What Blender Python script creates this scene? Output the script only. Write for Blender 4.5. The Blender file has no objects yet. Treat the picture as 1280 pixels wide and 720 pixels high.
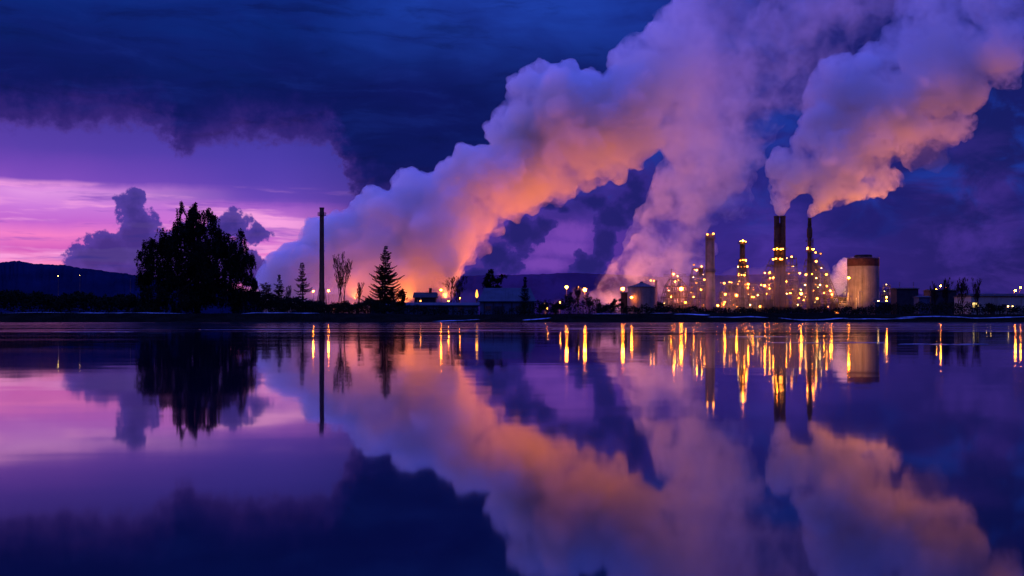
import bpy, bmesh, math, random
import numpy as np
from mathutils import Vector, Matrix, Euler

scene = bpy.context.scene
COL = scene.collection
R = math.radians
F = 40.0 / 36.0 * 1280.0      # focal length in photo pixels, used to turn measured angles into metres
CAM_H = 0.42
HOR = 399.5


def at(px, py, dist):
    """world point seen under the measured angle (px, py) at a given distance"""
    return Vector(((px - 640.0) / F * dist, dist, CAM_H + (HOR - py) / F * dist))


def lin(c):
    return tuple(((v / 255.0) / 12.92) if v <= 10 else (((v / 255.0) + 0.055) / 1.055) ** 2.4 for v in c)


# ------------------------------------------------------------------ camera / render
cam_d = bpy.data.cameras.new("camera")
cam = bpy.data.objects.new("camera", cam_d)
COL.objects.link(cam)
cam.location = (0, 0, CAM_H)
cam.rotation_euler = (R(90), 0, 0)
cam_d.lens = 40
cam_d.sensor_width = 36
cam_d.shift_y = 39.5 / 1280.0
cam_d.clip_start = 0.05
cam_d.clip_end = 40000
scene.camera = cam
scene.view_settings.view_transform = 'Standard'
scene.view_settings.look = 'None'
scene.view_settings.exposure = 0
scene.view_settings.gamma = 1
scene.render.engine = 'CYCLES'
cy = scene.cycles
cy.use_denoising = True
try:
    cy.denoiser = 'OPENIMAGEDENOISE'
except Exception:
    pass
cy.max_bounces = 10
cy.diffuse_bounces = 3
cy.glossy_bounces = 3
cy.transmission_bounces = 4
cy.volume_bounces = 6
cy.transparent_max_bounces = 8
cy.caustics_reflective = False
cy.caustics_refractive = False
cy.sample_clamp_indirect = 4
cy.volume_step_rate = 1.0
cy.volume_max_steps = 256


# ------------------------------------------------------------------ node helper
class NG:
    def __init__(self, tree):
        self.t = tree
        self.n = tree.nodes
        self.l = tree.links

    def node(self, kind, **kw):
        nd = self.n.new(kind)
        for k, v in kw.items():
            setattr(nd, k, v)
        return nd

    def put(self, sock, v):
        if isinstance(v, bpy.types.NodeSocket):
            self.l.new(v, sock)
        elif v is not None:
            if hasattr(sock, "default_value"):
                if isinstance(v, (tuple, list)) and len(v) == 3 and sock.type == 'RGBA':
                    v = (*v, 1)
                sock.default_value = v

    def m(self, op, a, b=None, c=None, clamp=False):
        nd = self.node('ShaderNodeMath', operation=op, use_clamp=clamp)
        self.put(nd.inputs[0], a)
        if b is not None:
            self.put(nd.inputs[1], b)
        if c is not None:
            self.put(nd.inputs[2], c)
        return nd.outputs[0]

    def add(self, a, b): return self.m('ADD', a, b)
    def sub(self, a, b): return self.m('SUBTRACT', a, b)
    def mul(self, a, b): return self.m('MULTIPLY', a, b)
    def mx(self, a, b): return self.m('MAXIMUM', a, b)
    def mn(self, a, b): return self.m('MINIMUM', a, b)

    def step(self, v, lo, hi, smooth=True, t0=0.0, t1=1.0):
        nd = self.node('ShaderNodeMapRange', interpolation_type='SMOOTHSTEP' if smooth else 'LINEAR')
        nd.clamp = True
        for i, x in enumerate((v, lo, hi, t0, t1)):
            self.put(nd.inputs[i], x)
        return nd.outputs[0]

    def mix(self, f, a, b, blend='MIX'):
        nd = self.node('ShaderNodeMix', data_type='RGBA', blend_type=blend)
        self.put(nd.inputs[0], f)
        self.put(nd.inputs[6], a)
        self.put(nd.inputs[7], b)
        return nd.outputs[2]

    def xyz(self, x, y, z=0.0):
        nd = self.node('ShaderNodeCombineXYZ')
        self.put(nd.inputs[0], x); self.put(nd.inputs[1], y); self.put(nd.inputs[2], z)
        return nd.outputs[0]

    def noise(self, vec, scale, detail=3.0, rough=0.5, dist=0.0, lac=2.0, out=0, dims='3D'):
        nd = self.node('ShaderNodeTexNoise', noise_dimensions=dims)
        if vec is not None:
            self.put(nd.inputs['Vector'], vec)
        nd.inputs['Scale'].default_value = scale
        nd.inputs['Detail'].default_value = detail
        nd.inputs['Roughness'].default_value = rough
        nd.inputs['Lacunarity'].default_value = lac
        nd.inputs['Distortion'].default_value = dist
        return nd.outputs[out]

    def ramp(self, v, stops, interp='LINEAR'):
        nd = self.node('ShaderNodeValToRGB')
        cr = nd.color_ramp
        cr.interpolation = interp
        stops = sorted(stops, key=lambda s: s[0])
        while len(cr.elements) < len(stops):
            cr.elements.new(0.5)
        for e, (p, c) in zip(cr.elements, stops):
            e.position = p
        for e, (p, c) in zip(cr.elements, stops):
            e.color = (*c, 1)
        self.put(nd.inputs[0], v)
        return nd.outputs[0]

    def curve(self, v, pts, lo, hi):
        """piecewise curve of v over lo..hi, values 0..1"""
        nd = self.node('ShaderNodeFloatCurve')
        cv = nd.mapping.curves[0]
        pts = sorted(pts)
        q = [((p - lo) / (hi - lo), y) for p, y in pts]
        while len(cv.points) < len(q):
            cv.points.new(0.5, 0.5)
        for p, (x, y) in zip(cv.points, q):
            p.location = (x, y)
            p.handle_type = 'AUTO_CLAMPED'
        nd.mapping.use_clip = False
        nd.mapping.update()
        self.put(nd.inputs['Value'], self.step(v, lo, hi, smooth=False))
        return nd.outputs[0]
# ------------------------------------------------------------------ sky (world, by azimuth and elevation)
def AZ(px):
    return math.atan((px - 640.0) / F)


def EL(py, px=640):
    x = (px - 640.0) / F
    return math.atan((HOR - py) / F / math.sqrt(1 + x * x))


world = bpy.data.worlds.new("World")
scene.world = world
world.use_nodes = True
world.cycles.sampling_method = 'MANUAL'
world.cycles.sample_map_resolution = 512
wt = world.node_tree
wt.nodes.clear()
g = NG(wt)
tc = g.node('ShaderNodeTexCoord')
nrm = g.node('ShaderNodeVectorMath', operation='NORMALIZE')
g.put(nrm.inputs[0], tc.outputs['Generated'])
sep = g.node('ShaderNodeSeparateXYZ')
g.put(sep.inputs[0], nrm.outputs[0])
DX, DY, DZ = sep.outputs
az = g.m('ARCTAN2', DX, DY)
el = g.m('ARCSINE', DZ)
# everything below works in degrees of azimuth / elevation
azd = g.mul(az, 180 / math.pi)
eld = g.mul(el, 180 / math.pi)
dom = g.xyz(azd, eld, 0.0)


def D(px): return math.degrees(AZ(px))
def E(py): return math.degrees(EL(py))


# slow warp so that nothing in the sky follows a straight line
w1 = g.sub(g.noise(dom, 0.16, 3), 0.5)
w2 = g.sub(g.noise(dom, 0.55, 4, 0.6), 0.5)
azw = g.add(azd, g.mul(w1, 3.0))
elw = g.add(eld, g.add(g.mul(w1, 0.5), g.mul(w2, 0.35)))

EMIN, EMAX = -2.0, 90.0


def column(stops):
    """colour by elevation for one azimuth; stops = (photo row or 'deg', sRGB)"""
    st = []
    for y, c in stops:
        e = float(y[1:]) if isinstance(y, str) else E(y)
        st.append((math.sqrt(max(e, 0.0) / 90.0), lin(c)))
    return g.ramp(g.m('SQRT', g.m('DIVIDE', g.mx(elw, 0.0), 90.0)), st)


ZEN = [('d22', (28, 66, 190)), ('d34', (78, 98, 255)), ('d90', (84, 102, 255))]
cols = [
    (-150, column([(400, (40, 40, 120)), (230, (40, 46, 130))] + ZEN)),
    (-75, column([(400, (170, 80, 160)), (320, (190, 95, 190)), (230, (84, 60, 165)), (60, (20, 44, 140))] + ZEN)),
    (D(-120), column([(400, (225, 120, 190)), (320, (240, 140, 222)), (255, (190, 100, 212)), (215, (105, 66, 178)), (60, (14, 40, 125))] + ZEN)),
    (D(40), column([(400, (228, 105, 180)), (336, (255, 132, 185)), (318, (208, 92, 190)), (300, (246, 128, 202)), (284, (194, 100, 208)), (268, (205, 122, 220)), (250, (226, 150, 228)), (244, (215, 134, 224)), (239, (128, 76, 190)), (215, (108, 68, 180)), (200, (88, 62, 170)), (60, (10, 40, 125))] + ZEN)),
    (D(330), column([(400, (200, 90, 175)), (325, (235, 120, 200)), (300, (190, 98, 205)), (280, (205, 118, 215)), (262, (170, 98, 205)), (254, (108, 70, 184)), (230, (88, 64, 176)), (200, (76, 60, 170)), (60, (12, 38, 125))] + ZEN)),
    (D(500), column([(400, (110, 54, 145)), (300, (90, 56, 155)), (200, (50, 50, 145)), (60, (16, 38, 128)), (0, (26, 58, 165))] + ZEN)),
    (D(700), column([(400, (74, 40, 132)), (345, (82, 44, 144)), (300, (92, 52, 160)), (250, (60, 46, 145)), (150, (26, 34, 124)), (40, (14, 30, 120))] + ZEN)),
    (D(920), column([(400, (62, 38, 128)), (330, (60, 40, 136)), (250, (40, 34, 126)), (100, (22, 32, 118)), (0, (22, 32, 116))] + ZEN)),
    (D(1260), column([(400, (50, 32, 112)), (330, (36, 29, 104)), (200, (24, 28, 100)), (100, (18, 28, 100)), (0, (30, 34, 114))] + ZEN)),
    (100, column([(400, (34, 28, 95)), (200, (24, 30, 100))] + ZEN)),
]
sky = cols[0][1]
for (a0, _), (a1, c1) in zip(cols, cols[1:]):
    sky = g.mix(g.step(azw, a0, a1), sky, c1)

fine0 = g.sub(g.noise(dom, 1.3, 4, 0.6), 0.5)
# thin streaks low over the sunset on the left
stv = g.xyz(g.mul(azd, 0.09), g.mul(g.add(eld, g.add(g.mul(w1, 0.5), g.mul(fine0, 0.16))), 0.95), 3.7)
streak = g.step(g.noise(stv, 1.0, 4, 0.55), 0.47, 0.60)
band = g.mul(g.step(eld, E(245), E(256)), g.step(azd, D(520), D(300)))
low = g.step(eld, E(236), E(246))
sky = g.mix(g.mul(g.mul(streak, g.mul(low, g.step(azd, D(480), D(330)))), 0.85), sky, lin((255, 168, 228)))
stv2 = g.xyz(g.mul(azd, 0.16), g.mul(g.add(eld, g.mul(w1, 0.7)), 1.7), 9.1)
dstreak = g.step(g.noise(stv2, 1.0, 5, 0.6), 0.52, 0.68)
sky = g.mix(g.mul(g.mul(dstreak, g.mul(low, g.step(azd, D(520), D(300)))), 0.75), sky, lin((132, 74, 190)))
# faint wisps everywhere else
wsp = g.step(g.noise(g.xyz(g.mul(azd, 0.5), eld, 1.3), 0.55, 6, 0.6, 0.4), 0.42, 0.72)
sky = g.mix(g.mul(g.mul(wsp, g.mul(g.step(azd, D(520), D(640)), g.step(eld, E(120), E(300)))), 0.5), sky, lin((84, 56, 168)))
wsp2 = g.step(g.noise(g.xyz(g.mul(azd, 0.5), eld, 7.3), 0.42, 5, 0.55, 0.3), 0.46, 0.7)
sky = g.mix(g.mul(g.mul(wsp2, g.step(azd, D(520), D(640))), 0.6), sky, lin((24, 26, 104)))

blu = g.step(g.noise(g.xyz(g.mul(azd, 0.7), eld, 11.0), 0.5, 5, 0.6, 0.5), 0.47, 0.7)
sky = g.mix(g.mul(g.mul(blu, g.mul(g.step(azd, D(560), D(760)), g.step(eld, E(330), E(220)))), g.step(eld, 34.0, 20.0, t1=0.75)), sky, lin((26, 56, 160)))
# billow used to give cloud edges their bulges
vor = g.node('ShaderNodeTexVoronoi', feature='SMOOTH_F1')
g.put(vor.inputs['Vector'], g.xyz(g.add(azd, g.mul(w2, 0.9)), g.add(eld, g.mul(w2, -0.7)), 0.0))
vor.inputs['Scale'].default_value = 0.95
vor.inputs['Smoothness'].default_value = 0.35
bil = g.sub(0.42, vor.outputs['Distance'])
fine = g.sub(g.noise(dom, 1.6, 5, 0.6), 0.5)


def blobs(lst, bil_amp=0.55, fine_amp=0.7, soft=0.22):
    acc = None
    for px, py, rx, ry in lst:
        k = math.degrees(1 / F)
        u = g.mul(g.sub(azd, D(px)), 1 / (rx * k))
        v = g.mul(g.sub(eld, E(py)), 1 / (ry * k))
        d = g.sub(1.0, g.m('SQRT', g.add(g.mul(u, u), g.mul(v, v))))
        acc = d if acc is None else g.m('SMOOTH_MAX', acc, d, 0.15)
    acc = g.add(acc, g.add(g.mul(bil, bil_amp), g.mul(fine, fine_amp)))
    return g.step(acc, 0.0, soft), acc


# pale gap under the steam, with the violet light of the sunset in it
gap, _ = blobs([(712, 292, 50, 22), (700, 310, 60, 20), (680, 330, 50, 14)], 0.2, 0.9, 0.8)
sky = g.mix(g.mul(gap, 0.7), sky, lin((126, 72, 182)))
# dark blue heaps of cloud: low left, and beneath the steam
cu, cud = blobs([(150, 318, 62, 36), (166, 268, 20, 24), (172, 300, 34, 40), (205, 318, 60, 40), (120, 330, 34, 22),
                 (285, 288, 34, 22), (322, 296, 24, 16), (268, 310, 40, 34), (200, 350, 90, 30), (240, 340, 70, 40), (112, 350, 40, 20), (310, 340, 26, 30)], 0.75, 1.15, 0.16)
sky = g.mix(g.mul(cu, 0.94), sky, g.mix(g.step(cud, 0.05, 0.75), lin((68, 54, 154)), lin((40, 40, 128))))
cu2, cud2 = blobs([(654, 290, 36, 27), (622, 322, 38, 26), (682, 280, 20, 15), (600, 345, 30, 16), (797, 243, 24, 36), (768, 272, 26, 20), (738, 252, 26, 15), (754, 303, 20, 26), (736, 335, 26, 20), (704, 262, 12, 8), (690, 258, 16, 10)], 0.8, 1.3, 0.16)
sky = g.mix(g.mul(cu2, 0.93), sky, g.mix(g.step(cud2, 0.0, 0.6), lin((52, 38, 132)), lin((30, 29, 106))))

# the heavy bank hanging over the left: its lower edge follows this profile
LOA, HIA = D(-500), D(1700)
prof = [(-500, 182), (-200, 176), (0, 180), (90, 176), (150, 170), (195, 178), (216, 190), (237, 205), (256, 194), (300, 182), (360, 184),
        (400, 184), (418, 194), (428, 212), (440, 234), (456, 254), (485, 266), (560, 260), (640, 250), (760, 140), (900, 60), (1280, 40), (1700, 40)]
edge = g.mul(g.curve(g.add(azd, g.add(g.mul(w2, 2.2), g.mul(fine, 1.1))), [(D(px), E(py) / 20.0) for px, py in prof], LOA, HIA), 20.0)
bd = g.sub(g.add(eld, g.add(g.mul(bil, 0.55), g.mul(fine, 1.7))), edge)
bank = g.step(bd, -0.35, 0.55)
rim = g.mul(g.step(bd, -0.25, 0.1), g.step(bd, 1.6, 0.1))
k_top = g.step(g.add(eld, g.mul(w1, 4.0)), E(130), E(0))
bcol = g.mix(k_top, lin((8, 20, 88)), g.mix(g.step(azd, D(330), D(620)), lin((9, 42, 128)), lin((30, 64, 172))))
bcol = g.mix(g.step(bd, 2.6, 0.0), bcol, lin((42, 32, 122)))
bn = g.step(g.noise(g.xyz(g.mul(azd, 0.35), eld, 5.0), 0.5, 5, 0.55, 0.5), 0.3, 0.75)
bcol = g.mix(g.mul(bn, 0.5), bcol, lin((14, 22, 100)))
lay = g.sub(g.noise(g.xyz(g.mul(azd, 0.22), g.mul(g.add(eld, g.mul(w2, 0.5)), 1.1), 2.2), 0.8, 6, 0.6, 0.6), 0.5)
bcol = g.mix(g.mul(g.step(lay, 0.0, 0.22), 0.2), bcol, lin((28, 52, 150)))
bcol = g.mix(g.mul(g.step(lay, 0.0, -0.22), 0.45), bcol, lin((5, 12, 66)))
fade = g.mul(g.mul(bank, g.step(azw, D(1000), D(700))), g.step(eld, 40.0, 18.0))
sky = g.mix(fade, sky, bcol)
sky = g.mix(g.mul(g.mul(rim, g.step(azd, D(620), D(440))), 0.05), sky, lin((170, 96, 170)))

# last of the daylight: physical sky with the sun just under the hills to the left
skt = g.node('ShaderNodeTexSky', sky_type='NISHITA')
skt.sun_disc = False
skt.sun_elevation = R(-1.5)
skt.sun_rotation = R(-52)
bg1 = g.node('ShaderNodeBackground'); g.put(bg1.inputs[0], skt.outputs[0]); bg1.inputs[1].default_value = 0.003
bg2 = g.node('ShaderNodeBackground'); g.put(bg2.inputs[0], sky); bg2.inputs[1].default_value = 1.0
g.put(bg2.inputs[1], g.step(eld, 20.0, 38.0, t0=1.0, t1=1.5))  # gain added to the unseen upper sky so it lights the steam tops
ads = g.node('ShaderNodeAddShader')
g.l.new(bg1.outputs[0], ads.inputs[0]); g.l.new(bg2.outputs[0], ads.inputs[1])
wo = g.node('ShaderNodeOutputWorld')
g.l.new(ads.outputs[0], wo.inputs[0])
# ------------------------------------------------------------------ mesh helpers
def tag(o, label=None, cat=None, group=None, kind=None):
    if label: o["label"] = label
    if cat: o["category"] = cat
    if group: o["group"] = group
    if kind: o["kind"] = kind
    return o


def empty(name, loc=(0, 0, 0), label=None, cat=None, group=None, rz=0.0):
    o = bpy.data.objects.new(name, None)
    o.location = loc
    o.rotation_euler = (0, 0, rz)
    COL.objects.link(o)
    return tag(o, label, cat, group)


class MB:
    """collects shapes and links them as one mesh object"""
    def __init__(self):
        self.v = []
        self.f = []

    def poly(self, pts):
        b = len(self.v)
        self.v += [tuple(p) for p in pts]
        self.f.append(tuple(range(b, b + len(pts))))
        return self

    def raw(self, vs, fs):
        b = len(self.v)
        self.v += [tuple(p) for p in vs]
        self.f += [tuple(i + b for i in q) for q in fs]
        return self

    def box(self, c, s, rz=0.0):
        cx, cy_, cz = c
        hx, hy, hz = s[0] / 2, s[1] / 2, s[2] / 2
        cr, sr = math.cos(rz), math.sin(rz)
        vs = []
        for z in (-hz, hz):
            for x, y in ((-hx, -hy), (hx, -hy), (hx, hy), (-hx, hy)):
                vs.append((cx + x * cr - y * sr, cy_ + x * sr + y * cr, cz + z))
        return self.raw(vs, [(3, 2, 1, 0), (4, 5, 6, 7), (0, 1, 5, 4), (1, 2, 6, 5), (2, 3, 7, 6), (3, 0, 4, 7)])

    def lathe(self, prof, n=20, c=(0, 0, 0), cap=True):
        vs, fs = [], []
        for r, z in prof:
            for i in range(n):
                a = 2 * math.pi * i / n
                vs.append((c[0] + r * math.cos(a), c[1] + r * math.sin(a), c[2] + z))
        for k in range(len(prof) - 1):
            for i in range(n):
                j = (i + 1) % n
                fs.append((k * n + i, k * n + j, (k + 1) * n + j, (k + 1) * n + i))
        if cap:
            fs.append(tuple(reversed(range(n))))
            fs.append(tuple(range((len(prof) - 1) * n, len(prof) * n)))
        return self.raw(vs, fs)

    def tube(self, pts, rad, n=6, cap=True):
        pts = [Vector(p) for p in pts]
        if not isinstance(rad, (list, tuple)):
            rad = [rad] * len(pts)
        vs, fs = [], []
        for k, p in enumerate(pts):
            t = (pts[min(k + 1, len(pts) - 1)] - pts[max(k - 1, 0)])
            if t.length < 1e-9:
                t = Vector((0, 0, 1))
            t.normalize()
            up = Vector((0, 0, 1)) if abs(t.z) < 0.95 else Vector((1, 0, 0))
            a = t.cross(up).normalized()
            b = t.cross(a)
            for i in range(n):
                an = 2 * math.pi * i / n
                vs.append(p + (a * math.cos(an) + b * math.sin(an)) * rad[k])
        for k in range(len(pts) - 1):
            for i in range(n):
                j = (i + 1) % n
                fs.append((k * n + i, k * n + j, (k + 1) * n + j, (k + 1) * n + i))
        if cap and n > 2:
            fs.append(tuple(reversed(range(n))))
            fs.append(tuple(range((len(pts) - 1) * n, len(pts) * n)))
        return self.raw(vs, fs)

    def build(self, name, mat, parent=None, smooth=False, loc=(0, 0, 0)):
        me = bpy.data.meshes.new(name)
        me.from_pydata(self.v, [], self.f)
        me.update()
        if smooth:
            me.shade_smooth()
        if mat:
            me.materials.append(mat)
        o = bpy.data.objects.new(name, me)
        o.location = loc
        if parent:
            o.parent = parent
        COL.objects.link(o)
        return o


_ico = {}
def ico_data(sub):
    if sub not in _ico:
        bm = bmesh.new()
        bmesh.ops.create_icosphere(bm, subdivisions=sub, radius=1)
        _ico[sub] = ([v.co.copy() for v in bm.verts], [tuple(v.index for v in f_.verts) for f_ in bm.faces])
        bm.free()
    return _ico[sub]


def copy_tree(o, parent=None):
    c = o.copy()
    COL.objects.link(c)
    if parent:
        c.parent = parent
    for ch in list(o.children):
        copy_tree(ch, c)
    return c


# ------------------------------------------------------------------ materials
def material(name):
    m = bpy.data.materials.new(name)
    m.use_nodes = True
    m.node_tree.nodes.clear()
    n = NG(m.node_tree)
    out = n.node('ShaderNodeOutputMaterial')
    return m, n, out


def plain(name, col, rough=0.8, metal=0.0, var=0.35, scale=0.8, bump=0.0, stretch=(1, 1, 1), streaks=False, spec=0.2):
    """weathered paint / metal / stone: base colour broken up by two noises, some bump"""
    m, n, out = material(name)
    tcn = n.node('ShaderNodeTexCoord')
    mp = n.node('ShaderNodeMapping')
    mp.inputs['Scale'].default_value = stretch
    n.put(mp.inputs[0], tcn.outputs['Object'])
    a = n.noise(mp.outputs[0], scale, 5, 0.6)
    f = n.step(a, 0.3, 0.7)
    dark = tuple(c * (1 - var) for c in col)
    lite = tuple(min(1, c * (1 + var * 0.6)) for c in col)
    c = n.mix(f, dark, lite)
    if streaks:
        mp2 = n.node('ShaderNodeMapping')
        mp2.inputs['Scale'].default_value = (1.2, 1.2, 0.06)
        n.put(mp2.inputs[0], tcn.outputs['Object'])
        s = n.step(n.noise(mp2.outputs[0], 1.0, 4, 0.6), 0.5, 0.72)
        c = n.mix(n.mul(s, 0.55), c, tuple(x * y for x, y in zip(col, (0.45, 0.32, 0.25))))
    b = n.node('ShaderNodeBsdfPrincipled')
    n.put(b.inputs['Base Color'], c)
    b.inputs['Roughness'].default_value = rough
    b.inputs['Metallic'].default_value = metal
    b.inputs['Specular IOR Level'].default_value = spec
    if bump:
        bp = n.node('ShaderNodeBump')
        bp.inputs['Strength'].default_value = bump
        n.put(bp.inputs['Height'], a)
        n.put(b.inputs['Normal'], bp.outputs[0])
    n.put(out.inputs[0], b.outputs[0])
    return m


def glow(name, col, strength):
    m, n, out = material(name)
    e = n.node('ShaderNodeEmission')
    n.put(e.inputs[0], col)
    e.inputs[1].default_value = strength
    n.put(out.inputs[0], e.outputs[0])
    return m
# ------------------------------------------------------------------ steam
def steam_material(name, density, albedo=(0.955, 0.95, 0.965), nscale=0.02, lo=0.3, hi=0.6, floor=0.0, gains=None, aniso=0.15, step=1.0, erode=None):
    """gains = (axis vector, p0, p1, g0, g1): density gain along a world axis"""
    m, n, out = material(name)
    tcn = n.node('ShaderNodeTexCoord')
    pos = tcn.outputs['Object']
    raw = n.add(n.mul(n.noise(pos, nscale, 3, 0.55, 0.4), 0.6), n.mul(n.noise(pos, nscale * 3.5, 5, 0.65, 0.6), 0.4))
    if erode:      # the sheltered, evaporating side is torn into shreds
        axis, p0, p1, amt = erode
        dt = n.node('ShaderNodeVectorMath', operation='DOT_PRODUCT')
        n.put(dt.inputs[0], pos)
        dt.inputs[1].default_value = axis
        raw = n.sub(raw, n.step(dt.outputs['Value'], p0, p1, t0=0.0, t1=amt))
    ns = n.step(raw, lo, hi, t0=floor, t1=1.0)
    d = n.mul(ns, density)
    for axis, p0, p1, g0, g1 in (gains or []):
        dt = n.node('ShaderNodeVectorMath', operation='DOT_PRODUCT')
        n.put(dt.inputs[0], pos)
        dt.inputs[1].default_value = axis
        d = n.mul(d, n.step(dt.outputs['Value'], p0, p1, t0=g0, t1=g1))
    sc = n.node('ShaderNodeVolumeScatter')
    n.put(sc.inputs['Color'], albedo)
    n.put(sc.inputs['Density'], d)
    sc.inputs['Anisotropy'].default_value = aniso
    n.put(out.inputs[1], sc.outputs[0])
    m.cycles.volume_sampling = 'MULTIPLE_IMPORTANCE'
    m.cycles.volume_step_rate = step
    return m


def steam(name, puffs, dist, seed, voxel, mat, label, group=None, kids=(18, 10), jitter=0.35, rough=1.0, depth=1.0):
    """a billowing body: large puffs, smaller ones budding from them, and buds on those; fused into one skin"""
    rnd = random.Random(seed)
    s = dist / F
    balls = []
    for px, py, r in puffs:
        c = at(px, py, dist) + Vector((0, rnd.uniform(-jitter, jitter) * r * s * depth, 0))
        rr = r * s
        balls.append((c, rr * 0.9))
        for _ in range(kids[0]):
            d = Vector((rnd.gauss(0, 1), rnd.gauss(0, 1), rnd.gauss(0, 1))).normalized()
            r2 = rr * rnd.uniform(0.2, 0.46)
            c2 = c + d * (rr - r2 * rnd.uniform(0.55, 0.95))
            balls.append((c2, r2))
            for _ in range(kids[1]):
                d2 = (Vector((rnd.gauss(0, 1), rnd.gauss(0, 1), rnd.gauss(0, 1))).normalized() + d * 0.7).normalized()
                r3 = r2 * rnd.uniform(0.2, 0.48)
                balls.append((c2 + d2 * (r2 - r3 * 0.4), r3))
    o0 = min(balls, key=lambda b: b[0].z)[0].copy()
    V, Fc = [], []
    for c, r in balls:
        vs, fs = ico_data(2 if r > 3 else 1)
        b = len(V)
        V += [(c + v * r - o0)[:] for v in vs]
        Fc += [(i + b, j + b, k + b) for i, j, k in fs]
    me = bpy.data.meshes.new(name)
    me.from_pydata(V, [], Fc)
    tmp = bpy.data.objects.new(name, me)
    COL.objects.link(tmp)
    rm = tmp.modifiers.new("fuse", 'REMESH')
    rm.mode = 'VOXEL'
    rm.voxel_size = voxel
    tex = bpy.data.textures.new(name, 'CLOUDS')
    tex.noise_scale = voxel * 5
    tex.noise_depth = 3
    dm = tmp.modifiers.new("ruffle", 'DISPLACE')
    dm.texture = tex
    dm.texture_coords = 'LOCAL'
    dm.strength = voxel * 3.2 * rough
    dm.mid_level = 0.5
    dg = bpy.context.evaluated_depsgraph_get()
    me2 = bpy.data.meshes.new_from_object(tmp.evaluated_get(dg))
    bpy.data.objects.remove(tmp)
    me2.name = name
    me2.materials.clear()
    me2.materials.append(mat)
    o = bpy.data.objects.new(name, me2)
    o.location = o0
    COL.objects.link(o)
    tag(o, label, "steam", group)
    return o


DA, DB, DC = 760.0, 800.0, 700.0
PA = [(345, 350, 28), (372, 335, 38), (350, 372, 26), (410, 315, 42), (440, 306, 44), (480, 277, 44), (522, 256, 44), (560, 246, 44),
      (604, 216, 40), (642, 160, 36), (658, 116, 26), (682, 100, 26), (700, 140, 58), (740, 120, 34), (775, 112, 34), (800, 72, 38), (840, 60, 48),
      (400, 360, 40), (450, 350, 50), (500, 330, 58), (550, 296, 55), (535, 345, 36), (590, 270, 40), (575, 310, 26), (555, 335, 24),
      (620, 235, 48), (660, 205, 52), (710, 190, 46), (690, 222, 34), (750, 180, 48), (790, 160, 52), (830, 120, 58), (860, 165, 46),
      (880, 100, 66), (930, 60, 66), (880, 20, 50), (480, 370, 40), (430, 375, 30), (602, 310, 13), (643, 265, 14), (697, 245, 13), (733, 229, 12), (621, 288, 10)]
PB = [(748, 374, 16), (772, 362, 30), (800, 345, 40), (830, 365, 30), (820, 306, 46), (845, 270, 50), (862, 232, 54), (880, 192, 56), (905, 150, 56),
      (935, 110, 60), (975, 60, 60), (1020, 20, 60), (940, 160, 36), (860, 325, 36), (905, 220, 40), (915, 250, 28), (1060, 10, 50), (1030, 70, 44), (1000, 110, 40), (1090, -20, 50), (925, 190, 34)]
PC = [(974, 264, 7), (977, 252, 13), (982, 237, 19), (979, 208, 22), (1000, 218, 28), (1015, 186, 30), (1026, 151, 28), (1030, 120, 28), (1045, 96, 29),
      (1075, 100, 32), (1101, 76, 27), (1121, 46, 24), (1142, 8, 26), (1040, 200, 38), (1030, 237, 20), (1052, 226, 26), (1080, 170, 48), (1088, 212, 32),
      (1115, 224, 16), (1110, 130, 52), (1140, 172, 38), (1162, 196, 20), (1150, 110, 56), (1182, 152, 32), (1175, 60, 56), (1208, 112, 36),
      (1190, 5, 56), (1230, 60, 46), (1252, 92, 24), (1245, 0, 46), (1014, 269, 4.5), (1018, 262, 8), (1029, 253, 13), (1046, 243, 18), (1070, 240, 14)]
PD = [(1044, 372, 6), (1046, 362, 9), (1049, 349, 13), (1055, 337, 13), (1066, 330, 9)]
mA = steam_material("steam_dense", 0.20, albedo=(0.90, 0.86, 0.95), nscale=0.022, lo=0.385, hi=0.54, floor=0.08, gains=[((1, 0, 0), 125, 240, 1.0, 0.06)], erode=((0.6, 0, -0.8), -30, 25, 0.075))
mB = steam_material("steam_thin", 0.062, albedo=(0.89, 0.84, 0.93), nscale=0.024, lo=0.445, hi=0.575, floor=0.03, gains=[((0, 0, 1), 70, 190, 1.0, 0.38)])
mC = steam_material("steam_stack", 0.21, albedo=(0.94, 0.90, 0.96), nscale=0.036, lo=0.395, hi=0.545, floor=0.03, gains=[((0, 0, 1), 55, 130, 1.0, 0.3), ((0, 0, 1), 2, 22, 3.0, 1.0)], erode=((0.6, 0, -0.8), -10, 26, 0.135))
mD = steam_material("steam_vent", 0.3, nscale=0.08, lo=0.4, hi=0.58, floor=0.1)
steam("steam_plume", PA, DA, 3, 1.25, mA, "huge slanting steam plume behind the lone chimney, blue above and orange below", "steam plumes over the plant")
steam("steam_plume", PB, DB, 5, 2.0, mB, "thin mauve steam plume rising behind the white conical-roofed tank", "steam plumes over the plant")
steam("steam_plume", PC, DC, 8, 1.0, mC, "thick bright steam plume blowing from the tops of the twin stack", "steam plumes over the plant")
steam("steam_plume", PD, 720, 9, 0.7, mD, "small low orange steam puff beside the big round silo", "steam plumes over the plant")

PM = [(700, 384, 14), (725, 378, 18), (750, 380, 20), (775, 376, 22), (800, 372, 24), (830, 368, 28), (855, 364, 30), (880, 366, 28), (905, 370, 24), (930, 364, 30), (955, 362, 32), (980, 358, 34), (1005, 358, 34), (1030, 364, 28), (1055, 366, 24), (1080, 378, 16),
      (400, 374, 17), (436, 380, 10), (446, 374, 12), (555, 376, 12), (580, 378, 18), (620, 382, 14), (660, 384, 12)]
mM = steam_material("steam_mist", 0.006, nscale=0.02, lo=0.3, hi=0.6, floor=0.3)
mist = steam("mist", PM, 690, 12, 2.5, mM, None)
tag(mist, kind='stuff')
del mist["category"]
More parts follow.
